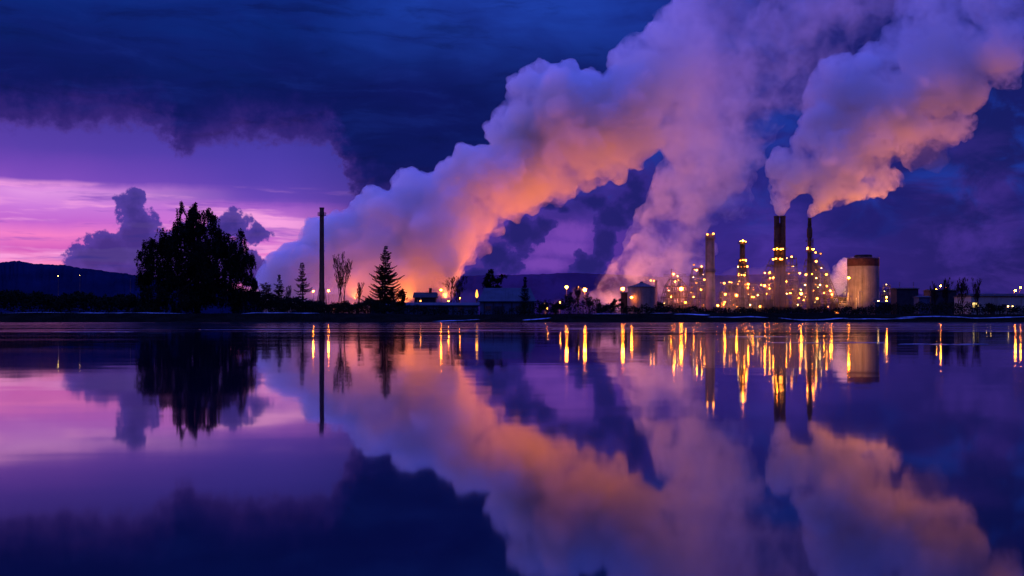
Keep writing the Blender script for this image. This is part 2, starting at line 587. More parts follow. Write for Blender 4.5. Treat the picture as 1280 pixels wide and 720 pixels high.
# ------------------------------------------------------------------ ground, water, far hills
GZ = 1.62
_rl = random.Random(21)
_ph = [(_rl.uniform(0, 6.28), _rl.uniform(0.02, 0.55), _rl.uniform(0.3, 1.0)) for _ in range(14)]


def wob(x, k=0.0):
    return sum(a / (1 + 6 * f) * math.sin(f * x + p + k * (1 + f)) for p, f, a in _ph)


def land_z(x, y):
    if y < 150:
        return -1.3 + max(0, (-22 - y)) * 0.06
    sh = 187.0 + wob(x) * 1.1
    t = (y - sh) / 9.0
    crest = 1.42 + 0.13 * wob(x * 0.8, 2.0)
    if t < -1: return -1.3
    if t < 0: return -1.3 * t * t * (1 if t < 0 else 0)
    if t < 1: return crest * (t * t * (3 - 2 * t)) + 0.05 * wob(x * 3 + y * 2, 1.0)
    k = min(1, (y - sh - 9) / 60)
    return crest * (1 - k) + GZ * k + 0.04 * wob(x * 2 + y, 0.6)


def soil_material():
    m, n, out = material("soil")
    tcn = n.node('ShaderNodeTexCoord')
    p = tcn.outputs['Object']
    a = n.noise(p, 0.35, 6, 0.65)
    c = n.mix(n.step(a, 0.35, 0.65), (0.006, 0.0055, 0.005), (0.016, 0.014, 0.011))
    c = n.mix(n.step(n.noise(p, 2.5, 4), 0.5, 0.62), c, (0.01, 0.012, 0.007))
    b = n.node('ShaderNodeBsdfPrincipled')
    n.put(b.inputs['Base Color'], c)
    b.inputs['Roughness'].default_value = 0.95
    b.inputs['Specular IOR Level'].default_value = 0.0
    bp = n.node('ShaderNodeBump'); bp.inputs['Strength'].default_value = 0.6
    n.put(bp.inputs['Height'], a); n.put(b.inputs['Normal'], bp.outputs[0])
    n.put(out.inputs[0], b.outputs[0])
    return m


M_soil = soil_material()
xs = [-9000, -5000, -2500, -1200, -700, -400, -250, -180] + [-140 + 1.25 * i for i in range(225)] + [180, 250, 400, 700, 1200, 2500, 5000, 9000]
ys = [-400, -120, -60, -30, -10, 60, 140, 165, 174] + [178 + 0.8 * i for i in range(32)] + [206, 212, 222, 240, 270, 320, 400, 520, 700, 1000, 1600, 3000, 6000, 12000]
mb = MB()
vs = [(x, y, land_z(x, y)) for y in ys for x in xs]
nx = len(xs)
fs = [(j * nx + i, j * nx + i + 1, (j + 1) * nx + i + 1, (j + 1) * nx + i) for j in range(len(ys) - 1) for i in range(nx - 1)]
mb.raw(vs, fs)
tag(mb.build("ground", M_soil, smooth=True), kind='structure')

# water: a still lagoon, with wind-roughened and skim-iced bands toward the far shore
m, n, out = material("water")
tcn = n.node('ShaderNodeTexCoord')
p = tcn.outputs['Object']
sp = n.node('ShaderNodeSeparateXYZ'); n.put(sp.inputs[0], p)
yy = sp.outputs[1]
bands = n.noise(n.xyz(n.mul(sp.outputs[0], 0.012), n.mul(yy, 0.16), 0.0), 1.0, 4, 0.6)
far = n.step(yy, 14.0, 60.0)
rf = n.mul(n.step(bands, 0.47, 0.60), far)
rough = n.add(0.036, n.mul(rf, 0.12))
near_n = n.step(n.noise(n.xyz(n.mul(sp.outputs[0], 0.12), n.mul(yy, 0.35), 2.0), 1.0, 3), 0.45, 0.7)
rough = n.add(rough, n.mul(near_n, 0.016))
nz = n.node('ShaderNodeTexNoise'); nz.inputs['Scale'].default_value = 1.0; nz.inputs['Detail'].default_value = 3
n.put(nz.inputs['Vector'], n.xyz(n.mul(sp.outputs[0], 0.9), n.mul(yy, 1.6), 0.0))
sc = n.node('ShaderNodeSeparateColor'); n.put(sc.inputs[0], nz.outputs['Color'])
amp = n.add(0.010, n.mul(rf, 0.02))
nv = n.xyz(n.mul(n.sub(sc.outputs[0], 0.5), amp), n.mul(n.sub(sc.outputs[1], 0.5), amp), 1.0)
nn = n.node('ShaderNodeVectorMath', operation='NORMALIZE'); n.put(nn.inputs[0], nv)
b = n.node('ShaderNodeBsdfPrincipled')
b.inputs['Base Color'].default_value = (0.001, 0.004, 0.018, 1)
b.inputs['IOR'].default_value = 1.42
n.put(b.inputs['Roughness'], rough)
n.put(b.inputs['Normal'], nn.outputs[0])
n.put(out.inputs[0], b.outputs[0])
tag(MB().poly([(-4000, -29, 0), (4000, -29, 0), (4000, 200, 0), (-4000, 200, 0)]).build("water", m), kind='structure')

# snow lying in strips along the bank, and a rim of ice at the water's edge
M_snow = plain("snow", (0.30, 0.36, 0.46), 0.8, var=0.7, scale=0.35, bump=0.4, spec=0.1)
def strip(px0, px1, y0, w, seed, hgt=0.07):
    r = random.Random(seed)
    mb = MB()
    x0, x1 = (px0 - 640) / F * y0, (px1 - 640) / F * y0
    nst = max(6, int((x1 - x0) / 0.6))
    rows = []
    ph = r.uniform(0, 6)
    for i in range(nst + 1):
        t = i / nst
        x = x0 + (x1 - x0) * t
        e = min(1, 6 * t, 6 * (1 - t))
        ww = w * e * (0.45 + 0.55 * abs(math.sin(x * 0.37 + ph) * math.sin(x * 0.11 + ph * 2)) + 0.1 * r.random())
        yc = y0 + 0.22 * wob(x * 0.5, ph)
        rows.append([(x, yc + ww * q, land_z(x, yc + ww * q) + hgt * e * (1 - abs(2 * q - 0) ** 2 * 0.9) + 0.012) for q in (-0.5, -0.25, 0, 0.25, 0.5)])
    vs = [p_ for rw in rows for p_ in rw]
    fs = [(i * 5 + j, (i + 1) * 5 + j, (i + 1) * 5 + j + 1, i * 5 + j + 1) for i in range(nst) for j in range(4)]
    mb.raw(vs, fs)
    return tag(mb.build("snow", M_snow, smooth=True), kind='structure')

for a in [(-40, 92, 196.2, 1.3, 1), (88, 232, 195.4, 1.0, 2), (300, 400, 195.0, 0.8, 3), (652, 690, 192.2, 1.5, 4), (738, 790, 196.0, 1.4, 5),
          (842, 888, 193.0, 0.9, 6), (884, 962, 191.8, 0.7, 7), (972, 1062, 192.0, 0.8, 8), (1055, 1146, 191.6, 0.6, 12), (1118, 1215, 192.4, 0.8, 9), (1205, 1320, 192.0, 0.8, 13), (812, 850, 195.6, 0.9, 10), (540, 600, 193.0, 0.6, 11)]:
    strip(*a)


# skim ice afloat in thin plates on the lagoon
M_ice = plain("skim_ice", (0.16, 0.20, 0.30), 0.35, var=0.5, scale=1.2, spec=0.5)
def plate(px0, px1, py, w, seed):
    r = random.Random(seed)
    d = CAM_H * F / (py - HOR)
    x0, x1 = (px0 - 640) / F * d, (px1 - 640) / F * d
    n_ = 26
    ph = r.uniform(0, 6)
    top, bot = [], []
    for i in range(n_ + 1):
        t = i / n_
        e = math.sin(math.pi * t) ** 0.5
        yc = d + 0.35 * w * math.sin(t * 9 + ph)
        top.append((x0 + (x1 - x0) * t, yc + w * e * r.uniform(0.15, 0.6), 0.006))
        bot.append((x0 + (x1 - x0) * t, yc - w * e * r.uniform(0.15, 0.6), 0.006))
    mb = MB()
    ol = top + bot[::-1][1:-1]
    k = len(ol)
    low = [(a, b_, -0.01) for a, b_, c in ol]
    mb.raw(ol + low, [tuple(range(k))[::-1]] + [(i, (i + 1) % k, k + (i + 1) % k, k + i) for i in range(k)])
    return tag(mb.build("ice", M_ice), kind='structure')

for a in [(955, 1108, 428.5, 0.55, 1), (1120, 1240, 430.5, 0.5, 2), (905, 985, 421, 0.7, 3), (560, 650, 413, 1.0, 4), (250, 380, 412, 1.0, 5), (1180, 1300, 414, 0.9, 6), (690, 800, 411, 1.2, 7), (60, 170, 415, 0.8, 8)]:
    plate(*a)


def ridge(name, pts, y0, depth, mat, seed):
    """a hill range with a real back slope; pts = (photo x, photo y) of its crest seen from the lagoon"""
    r = random.Random(seed)
    xs_, zs_ = [], []
    for (x0, z0), (x1, z1) in zip(pts, pts[1:]):
        for k in range(12):
            t = k / 12
            tt = t * t * (3 - 2 * t)
            w = at(x0 + (x1 - x0) * t, z0 + (z1 - z0) * tt, y0 + depth * 0.5)
            xs_.append(w.x); zs_.append(w.z)
    vs, fs = [], []
    rows = [(-0.5, 0.0), (-0.35, 0.28), (-0.2, 0.62), (-0.08, 0.9), (0, 1.0), (0.1, 0.93), (0.3, 0.5), (0.5, 0.0)]
    for q, h in rows:
        for x, z in zip(xs_, zs_):
            jz = 1 + (r.uniform(-0.06, 0.06) if h not in (0, 1.0) else r.uniform(-0.008, 0.008) if h == 1.0 else 0)
            vs.append((x * (1 + q * depth / (y0 + depth * 0.5)), y0 + depth * (0.5 + q), max(0.5, z * h * jz)))
    n_ = len(xs_)
    for j in range(len(rows) - 1):
        for i in range(n_ - 1):
            fs.append((j * n_ + i, j * n_ + i + 1, (j + 1) * n_ + i + 1, (j + 1) * n_ + i))
    return tag(MB().raw(vs, fs).build(name, mat, smooth=True), kind='structure')


M_hill = plain("hill_haze_blue", (0.008, 0.014, 0.045), 0.95, var=0.4, scale=0.004, spec=0.0)  # blue of the distant haze is put into the base colour
M_hill2 = plain("plateau_haze_purple", (0.12, 0.04, 0.10), 0.95, var=0.3, scale=0.004, spec=0.0)  # pinkish haze before the far ridge, painted into its albedo
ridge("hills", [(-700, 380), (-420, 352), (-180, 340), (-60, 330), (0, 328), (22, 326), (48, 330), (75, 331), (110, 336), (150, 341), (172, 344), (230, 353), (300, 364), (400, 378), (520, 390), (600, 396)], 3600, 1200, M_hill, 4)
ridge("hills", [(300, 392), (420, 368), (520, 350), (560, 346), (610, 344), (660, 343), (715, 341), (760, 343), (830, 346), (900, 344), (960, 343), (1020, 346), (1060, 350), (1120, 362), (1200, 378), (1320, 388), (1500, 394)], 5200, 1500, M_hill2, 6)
# ------------------------------------------------------------------ trees and shrubs
M_leaf = plain("foliage", (0.016, 0.02, 0.012), 0.75, var=0.5, scale=1.6, spec=0.0)
M_needle = plain("needles", (0.012, 0.018, 0.012), 0.75, var=0.45, scale=1.6, spec=0.0)
M_bark = plain("bark", (0.025, 0.02, 0.016), 0.9, var=0.4, scale=2.5, bump=0.5, spec=0.0)
M_twig = plain("twigs", (0.04, 0.026, 0.02), 0.9, var=0.35, scale=2.0, spec=0.0)


def rdir(r):
    return Vector((r.gauss(0, 1), r.gauss(0, 1), r.gauss(0, 1))).normalized()


def leaf(mb, p, s, r, droop=0.0):
    a = rdir(r)
    a.z -= droop
    a.normalize()
    b = a.cross(rdir(r))
    if b.length < 1e-3:
        return
    b.normalize()
    q = p + a * s
    mb.poly([p - b * s * 0.1, p + a * s * 0.5 - b * s * 0.36, q, p + a * s * 0.5 + b * s * 0.36])


def bent(p0, p1, r, sag=0.15, n=5):
    L = (p1 - p0).length
    side = rdir(r) * L * sag * 0.5
    return [p0.lerp(p1, t) + side * math.sin(t * math.pi) + Vector((0, 0, L * sag * math.sin(t * math.pi) * 0.6)) for t in [i / n for i in range(n + 1)]]


def broad_tree(name, px, dist, lobes, label, seed, trunk_r=0.35, sprays=900, leaves=14, leaf_s=0.3, droop=1.2, spray_len=1.4, group=None, split=0.35, base_z=None, mat=None, cat="tree"):
    """lobes = (photo x, photo y, rx, ry) lobes of the crown; limbs run to every lobe and carry hanging sprays"""
    r = random.Random(seed)
    s = dist / F
    x = (px - 640) * s
    base = Vector((x, dist, (land_z(x, dist) if base_z is None else base_z) - 0.1))
    root = empty(name, base, label, cat, group)
    tr, cr = MB(), MB()
    ctr = [(at(a, b, dist) - base, c * s, d * s) for a, b, c, d in lobes]
    ctr = [(Vector((c.x, r.uniform(-0.6, 0.6) * rx, c.z)), rx, rz) for c, rx, rz in ctr]
    ztop = max(c.z + rz for c, rx, rz in ctr)
    fork = Vector((0, 0, ztop * split))
    lead = max(ctr, key=lambda q: q[0].z)[0]
    tr.tube([Vector((0, 0, -0.3)), Vector((0.05, 0, fork.z * 0.5)), fork, fork.lerp(lead, 0.5), lead], [trunk_r * 1.25, trunk_r, trunk_r * 0.8, trunk_r * 0.45, trunk_r * 0.12], 8)
    wsum = sum(rx * rz for c, rx, rz in ctr)
    for c, rx, rz in ctr:
        st = fork.lerp(lead, r.uniform(0.0, 0.45)) if c.z > fork.z else Vector((0, 0, fork.z * r.uniform(0.45, 0.95)))
        limb = bent(st, c, r, 0.12)
        tr.tube(limb, [trunk_r * (0.5 - 0.075 * i) for i in range(len(limb))], 6)
        k = int(sprays * rx * rz / wsum) + 5
        hubs = []
        for _ in range(max(4, k // 14)):
            d = rdir(r)
            hub = c + Vector((d.x * rx, d.y * rx, d.z * rz)) * r.uniform(0.35, 0.85)
            hubs.append(hub)
            tr.tube(bent(limb[r.randint(2, len(limb) - 1)], hub, r, 0.15, 3), [trunk_r * 0.16, trunk_r * 0.11, trunk_r * 0.07, 0.012], 4)
        for _ in range(k):
            hub = r.choice(hubs)
            d = rdir(r)
            p1 = hub + Vector((d.x * rx, d.y * rx, d.z * rz * 0.8)) * r.uniform(0.1, 0.42)
            e = p1 - c
            q = math.sqrt((e.x / rx) ** 2 + (e.y / rx) ** 2 + (e.z / rz) ** 2)
            if q > 1.12:
                p1 = c + e / q * r.uniform(0.85, 1.12)
            L = spray_len * r.uniform(0.4, 1.3)
            p2 = p1 + (rdir(r) * 0.5 + Vector((0, 0, -droop))).normalized() * L
            if p2.z < 0.3:
                p2.z = 0.3
            tr.tube([hub, p1, p2], [0.03, 0.02, 0.008], 3, False)
            for i in range(leaves):
                t = r.random()
                pt = p1.lerp(p2, t) + rdir(r) * 0.16 * spray_len * r.random()
                leaf(cr, pt, leaf_s * r.uniform(0.6, 1.3), r, droop * 0.6)
    tr.build("trunk", M_bark, root)
    cr.build("crown", mat or M_leaf, root)
    return root


def conifer(px, dist, top_py, wpx, label, seed, name="spruce_tree", density=1.0, gap=0.42, up=0.25, group=None, power=0.85, lowest=0.08):
    r = random.Random(seed)
    s = dist / F
    x = (px - 640) * s
    base = Vector((x, dist, land_z(x, dist) - 0.1))
    H = at(px, top_py, dist).z - base.z
    root = empty(name, base, label, "tree", group)
    tr, cr = MB(), MB()
    lean = Vector((r.uniform(-0.02, 0.02) * H, 0, 0))
    def ax(z): return Vector((lean.x * (z / H) ** 2, 0, z))
    tr.tube([ax(H * t) - Vector((0, 0, 0.2 if t == 0 else 0)) for t in (0, 0.25, 0.5, 0.75, 1)], [0.018 * H, 0.014 * H, 0.01 * H, 0.006 * H, 0.012], 7)
    z = H * lowest
    W = wpx * s / 2
    while z < H * 0.985:
        t = z / H
        Lm = (W * (1 - t) ** power + 0.12) * (0.8 + 0.3 * math.sin(z * 2.1 + seed) * math.sin(z * 0.9 + seed * 2) + 0.12 * r.random())
        nb = max(3, int(round((5 + 4 * (1 - t)) * density)))
        a0 = r.uniform(0, 6.28)
        for k in range(nb):
            if r.random() < 0.2: continue
            a = a0 + 2 * math.pi * k / nb + r.uniform(-0.3, 0.3)
            L = Lm * r.uniform(0.5, 1.3)
            dv = Vector((math.cos(a), math.sin(a), 0))
            pts = [ax(z) + dv * L * q + Vector((0, 0, L * (-0.42 * q + (0.34 + up) * q * q))) for q in (0, 0.33, 0.66, 1)]
            tr.tube(pts, [0.035, 0.026, 0.018, 0.006], 3, False)
            side = Vector((-dv.y, dv.x, 0))
            ns = max(4, int(L / 0.13))
            for i in range(ns):
                q = (i + 0.7) / ns
                seg = min(2, int(q * 3)); u = q * 3 - seg
                p = pts[seg].lerp(pts[seg + 1], u)
                tl = 0.16 + 0.34 * L * (1 - q) * r.uniform(0.4, 0.9)
                for sg in (-1, 1):
                    e = p + (side * sg * 0.75 + dv * 0.55 + Vector((0, 0, r.uniform(-0.45, 0.1)))) * tl
                    w_ = Vector((0, 0, 0.05 + 0.05 * r.random()))
                    cr.poly([p - w_, e - w_ * 0.3, e + w_ * 0.3, p + w_])
                    mid = p.lerp(e, 0.6)
                    cr.poly([mid, mid + Vector((r.uniform(-.04, .04), r.uniform(-.04, .04), -0.16 - 0.12 * r.random())), e])
                if r.random() < 0.5:
                    cr.poly([p, p + dv * 0.2 + Vector((0, 0, 0.12)), p + dv * 0.1 - Vector((0, 0, 0.16))])
        z += gap * r.uniform(0.75, 1.25) * (0.55 + 0.6 * (1 - t))
    tr.build("trunk", M_bark, root)
    cr.build("crown", M_needle, root)
    return root


def bare_tree(px, dist, top_py, wpx, label, seed, depth=5, group=None, tuft=0, name="bare_tree", stems=1, up=0.55):
    r = random.Random(seed)
    s = dist / F
    x = (px - 640) * s
    base = Vector((x, dist, land_z(x, dist) - 0.1))
    H = at(px, top_py, dist).z - base.z
    root = empty(name, base, label, "tree", group)
    tr, cr = MB(), MB()
    W = wpx * s / 2

    def grow(p, d, L, rad, lv):
        n_ = 3
        pts, rr = [p], [rad]
        dd = d.copy()
        for i in range(n_):
            dd = (dd + rdir(r) * 0.16 + Vector((0, 0, 0.06))).normalized()
            q = pts[-1] + dd * L / n_
            pts.append(q); rr.append(rad * (1 - 0.45 * (i + 1) / n_))
        (tr if lv <= 1 else cr).tube(pts, rr, 6 if lv == 0 else 4 if lv == 1 else 3, lv < 2)
        if lv >= depth:
            for _ in range(tuft):
                leaf(cr, pts[-1] + rdir(r) * 0.3, 0.25 * r.uniform(0.6, 1.2), r, 0.4)
            return
        nk = r.randint(3, 4) if lv else r.randint(6, 8)
        for k in range(nk):
            t = r.uniform(0.3, 1.0) if lv else 0.28 + 0.7 * (k + r.random()) / nk
            seg = min(n_ - 1, int(t * n_)); u = t * n_ - seg
            st = pts[seg].lerp(pts[seg + 1], u)
            sd = rdir(r); sd.z = abs(sd.z) * 0.3
            nd = (dd * 0.5 + sd * 0.8 + Vector((0, 0, up))).normalized()
            grow(st, nd, L * r.uniform(0.42, 0.62) if lv else H * r.uniform(0.24, 0.42) * (1.15 - 0.55 * t), max(0.026, rad * 0.45), lv + 1)
    for k in range(stems):
        off = Vector((r.uniform(-1, 1), r.uniform(-1, 1), 0)) * (0.3 * W if stems > 1 else 0)
        grow(off, Vector((off.x * 0.12, off.y * 0.12, 1)).normalized(), H * r.uniform(0.84, 0.95), 0.013 * H, 0)
    allv = [v for q_ in (tr, cr) for v in q_.v]
    far_ = sorted(math.hypot(v[0], v[1]) for v in allv)[int(len(allv) * 0.97)]
    top_ = max(v[2] for v in allv)
    kx, kz = W / far_, H / top_
    for q_ in (tr, cr):
        q_.v = [(v[0] * (kx if q_ is cr or True else 1), v[1] * kx, v[2] * kz) for v in q_.v]
    tr.build("trunk", M_bark, root)
    cr.build("crown", M_twig, root)
    return root


G1 = "conifers and spindly trees beside the lone chimney"
broad_tree("birch_tree", 246, 202, [(236, 268, 17, 22), (222, 290, 27, 26), (256, 284, 22, 20), (204, 318, 30, 30), (246, 316, 42, 30), (288, 316, 26, 26), (300, 298, 13, 15), (240, 256, 7, 10), (226, 258, 6, 8), (231, 284, 17, 20), (245, 276, 14, 20), (271, 292, 17, 22), (286, 302, 16, 18), (214, 304, 20, 20), (222, 340, 26, 22), (270, 340, 28, 22), (246, 336, 22, 22), (312, 318, 10, 16),
                                   (206, 348, 32, 24), (252, 350, 46, 28), (292, 346, 24, 26), (200, 366, 22, 14), (250, 368, 44, 14), (304, 328, 12, 18), (186, 332, 12, 14), (262, 263, 8, 10), (226, 372, 44, 14), (286, 370, 34, 14), (312, 350, 10, 20), (178, 350, 12, 18), (182, 322, 12, 16), (190, 306, 12, 14)],
           "largest tree, broad black birch with drooping twigs on the left bank", 11, trunk_r=0.42, sprays=3400, leaves=26, leaf_s=0.28, droop=1.9, spray_len=1.9)
bare_tree(333, 215, 352, 14, "short bare sapling just right of the big birch", 31, depth=4, tuft=2)
conifer(349, 216, 342, 26, "short dark conical tree left of the spindly tall one", 12, density=0.9, group=G1)
conifer(378, 218, 327, 24, "tall spindly conifer standing left of the lone chimney", 13, density=0.8, gap=0.5, group=G1, power=0.6)
bare_tree(425, 236, 314, 30, "bare rusty tree between the lone chimney and the spruce", 14, depth=5, stems=3, up=0.75)
bare_tree(322, 222, 350, 16, "bare upright tree half hidden behind the right edge of the birch", 32, depth=5, stems=2)
bare_tree(363, 226, 356, 13, "thin bare tree between the two slim conifers", 33, depth=5, stems=2)
bare_tree(447, 240, 352, 16, "bare small tree in front of the orange glow left of the spruce", 34, depth=5, stems=2)
conifer(481, 214, 306, 62, "full dark spruce with upswept tiers beside the low shed", 15, density=1.15, gap=0.5, group=G1)
broad_tree("evergreen_bush", 499, 217, [(497, 366, 10, 14), (503, 374, 9, 12), (490, 378, 10, 9)], "dense dark bush at the right foot of the spruce", 16, trunk_r=0.1, sprays=160, leaves=16, leaf_s=0.25, droop=0.3, spray_len=0.6, cat="bush")
bare_tree(572, 330, 343, 46, "wide twiggy tree in front of the steam behind the long shed", 17, depth=5, stems=3)
broad_tree("round_tree", 617, 336, [(610, 354, 9, 12), (624, 352, 9, 12), (617, 345, 9, 9), (617, 364, 14, 12), (606, 348, 5, 7), (629, 346, 4, 6)], "round leafy tree rising behind the pale roof of the barn", 18, trunk_r=0.25, sprays=420, leaves=16, leaf_s=0.34, droop=0.5, spray_len=1.0)
conifer(656, 300, 345, 15, "narrow dark tree at the right end of the barn roof", 19, density=1.1, gap=0.45, power=0.6)
for k, (px, tp, w, lb) in enumerate([(712, 364, 16, "bushy tree under the left of the paired orange street lamps"), (722, 357, 12, "taller thin tree between the paired orange street lamps"), (737, 366, 12, "small tree just right of the paired orange street lamps")]):
    bare_tree(px, 320, tp, w, lb, 40 + k, depth=4, tuft=3, stems=2)
broad_tree("round_bush", 770, 330, [(768, 380, 7, 7), (775, 378, 6, 7), (762, 384, 6, 5)], "dark rounded bush left of the white conical tank", 23, trunk_r=0.1, sprays=150, leaves=14, leaf_s=0.3, droop=0.2, spray_len=0.6, cat="bush")
for k, (px, tp, w, lb) in enumerate([(1168, 351, 11, "leftmost bare tree of the row by the dark block on the right"), (1182, 346, 14, "bare tree with orange lamps shining through its crown"),
                                     (1200, 346, 19, "widest bare tree in the row left of the lit window"), (1222, 345, 14, "bare forked tree beside the lit window of the low hall")]):
    bare_tree(px, 262 + 6 * k, tp, w, lb, 50 + k, depth=5, group="bare trees near the low hall", stems=4, up=0.6)
bushes = [(322, 372, 10, 13, "shaggy bush under the right side of the big birch"), (338, 380, 12, 9, "low scrub bush between birch and the conical tree"), (362, 381, 10, 8, "low scrub bush between the two slim conifers"),
          (392, 383, 9, 7, "low scrub bush at the foot of the lone chimney"), (684, 384, 12, 8, "scrub bush by the cluster of low yellow lights"), (700, 382, 10, 8, "scrub bush left of the paired orange street lamps"),
          (160, 378, 14, 10, "low bush at the left edge of the big birch"), (752, 386, 9, 6, "low scrub in front of the glowing orange steam"), (830, 385, 10, 7, "scrub bush in front of the jib crane unit"),
          (1240, 384, 10, 6, "low scrub in front of the pale low hall"), (1105, 384, 9, 6, "low scrub right of the big silo")]
for k, (px, py, rx, ry, lb) in enumerate(bushes):
    broad_tree("scrub_bush", px, 214 + 3 * k, [(px, py, rx, ry), (px - rx * 0.6, py + ry * 0.4, rx * 0.6, ry * 0.7), (px + rx * 0.6, py + ry * 0.35, rx * 0.6, ry * 0.7)], lb, 70 + k,
               trunk_r=0.07, sprays=110, leaves=12, leaf_s=0.24, droop=-0.3, spray_len=0.7, group="scrub along the bank", cat="bush")

# far dark wood on the left, one mass
r = random.Random(5)
mb = MB()
for i in range(3600):
    px = r.uniform(-60, 200)
    y = r.uniform(430, 480)
    topy = 363.5 if px < 27 else 367.5 + 2.2 * math.sin(px * 0.11) + 1.5 * math.sin(px * 0.37)
    if px > 110: topy += (px - 110) * 0.06
    c = at(px, topy + abs(r.gauss(0, 1)) * 10 + 1.5, y)
    c.z = max(c.z, GZ + 0.3)
    for _ in range(5):
        leaf(mb, c + rdir(r) * 0.7, r.uniform(0.5, 1.2), r, 0.2)
tag(mb.build("woods", M_leaf), kind='stuff')

# undergrowth: an unbroken tangle of scrub along the bank
r = random.Random(15)
mb = MB()
prof_u = [(290, 372), (318, 364), (334, 369), (350, 373), (372, 376), (392, 379), (400, 381), (440, 381), (465, 377), (478, 381), (560, 388), (640, 388), (665, 378), (690, 379), (705, 376), (745, 378), (760, 384), (785, 384), (822, 386), (860, 386), (900, 388), (960, 388), (1050, 387), (1100, 385), (1160, 381), (1200, 380), (1230, 384), (1300, 386)]
for i in range(9000):
    px = r.uniform(290, 480) if i % 3 == 0 else r.uniform(290, 1300)
    if 560 < px < 650 and r.random() < 0.7: continue
    y = r.uniform(200, 216)
    j = [k for k in range(len(prof_u) - 1) if prof_u[k][0] <= px <= prof_u[k + 1][0]] or [0]
    (x0_, y0_), (x1_, y1_) = prof_u[j[0]], prof_u[j[0] + 1]
    tp = y0_ + (y1_ - y0_) * (px - x0_) / (x1_ - x0_) + 3.0 * math.sin(px * 0.31) * math.sin(px * 0.11 + 1)
    top = at(px, tp, y)
    gz = land_z(top.x, y)
    z = gz + max(0.15, top.z - gz) * (1 - r.random() ** 1.8 * 0.9)
    c = Vector((top.x, y, z))
    for _ in range(4):
        leaf(mb, c + rdir(r) * 0.35, r.uniform(0.15, 0.38), r, -0.1)
    if r.random() < 0.22:
        mb.tube([Vector((top.x, y, gz - 0.05)), c, c + Vector((r.gauss(0, 0.25), r.gauss(0, 0.2), r.uniform(0.3, 1.1)))], [0.02, 0.015, 0.005], 3, False)
tag(mb.build("undergrowth", M_leaf), kind='stuff')

# rough grass on the bank
r = random.Random(6)
mb = MB()
for i in range(15000):
    y = 188.5 + abs(r.gauss(0, 1)) * 5.0
    x = r.uniform(-100, 100) * y / 190
    z = land_z(x, y)
    if z < 0.12: continue
    h = r.uniform(0.1, 0.34) * (1 + 0.9 * max(0, math.sin(x * 0.23) * math.sin(x * 0.071 + 1)))
    a = r.uniform(0, 3.14)
    d = Vector((math.cos(a), math.sin(a), 0)) * 0.025
    tip = Vector((x + r.gauss(0, 0.1), y + r.gauss(0, 0.1), z + h))
    p0 = Vector((x, y, z - 0.02))
    mb.poly([p0 - d, p0 + d, tip])
M_grass = plain("dry_grass", (0.014, 0.012, 0.008), 0.9, var=0.4, scale=0.5, spec=0.0)
tag(mb.build("grass", M_grass), kind='stuff')
# ------------------------------------------------------------------ the plant, its lamps and the sheds by the water
M_steel = plain("dark_steel", (0.10, 0.085, 0.075), 0.6, 0.3, var=0.45, scale=0.35, streaks=True)
M_grey = plain("galvanised_steel", (0.26, 0.24, 0.24), 0.5, 0.4, var=0.35, scale=0.5, streaks=True)
M_conc = plain("stained_concrete", (0.22, 0.17, 0.16), 0.85, var=0.3, scale=0.25, bump=0.3, streaks=True)
M_white = plain("tank_paint", (0.17, 0.145, 0.13), 0.55, var=0.22, scale=0.22, streaks=True)
M_rust = plain("rust_red_paint", (0.055, 0.02, 0.016), 0.7, var=0.4, scale=0.5, streaks=True)
M_soot = plain("sooty_flue", (0.045, 0.035, 0.03), 0.85, var=0.5, scale=0.3, bump=0.3, streaks=True)
M_clad = plain("blue_grey_cladding", (0.06, 0.075, 0.11), 0.7, 0.1, var=0.3, scale=0.4, streaks=True)
M_roof = plain("metal_roof", (0.035, 0.045, 0.065), 0.6, 0.0, var=0.35, scale=0.3)
M_dark = plain("dark_cladding", (0.03, 0.026, 0.03), 0.75, var=0.4, scale=0.5)
M_beige = plain("beige_cladding", (0.30, 0.28, 0.22), 0.7, var=0.2, scale=0.3, streaks=True)
M_sodium = glow("sodium_bulb", (1.0, 0.21, 0.010), 230.0)
M_warm = glow("warm_floodlight_glass", (1.0, 0.28, 0.03), 24.0)
M_pale = glow("pale_floodlight_glass", (1.0, 0.58, 0.16), 22.0)
M_green = glow("greenish_floodlight_glass", (0.9, 0.75, 0.18), 18.0)
M_red = glow("red_bulb", (1.0, 0.12, 0.02), 20.0)
M_win = glow("lit_window_glass", (1.0, 0.66, 0.22), 1.6)
M_amber = glow("amber_floodlight_glass", (1.0, 0.30, 0.03), 2.6)
BUL = {'a': M_amber, 's': M_sodium, 'w': M_warm, 'p': M_pale, 'g': M_green, 'r': M_red}


_fl = {}
def floodlight(root, p, size, kind):
    """small hooded floodlight: a glass globe under a steel hood"""
    key = (kind,)
    if key not in _fl:
        vs, fs = ico_data(2)
        me = bpy.data.meshes.new("floodlight")
        hood = MB().lathe([(0.9, 0.55), (1.15, 0.85), (0.6, 1.3), (0.1, 1.4)], 8)
        nv = len(vs)
        me.from_pydata([v[:] for v in vs] + hood.v, [], list(fs) + [tuple(i + nv for i in q) for q in hood.f])
        me.materials.append(BUL[kind]); me.materials.append(M_steel)
        for i, pl in enumerate(me.polygons):
            pl.material_index = 0 if i < len(fs) else 1
        _fl[key] = me
    o = bpy.data.objects.new("floodlight", _fl[key])
    o.location = p
    o.scale = (size,) * 3
    o.parent = root
    COL.objects.link(o)
    return o


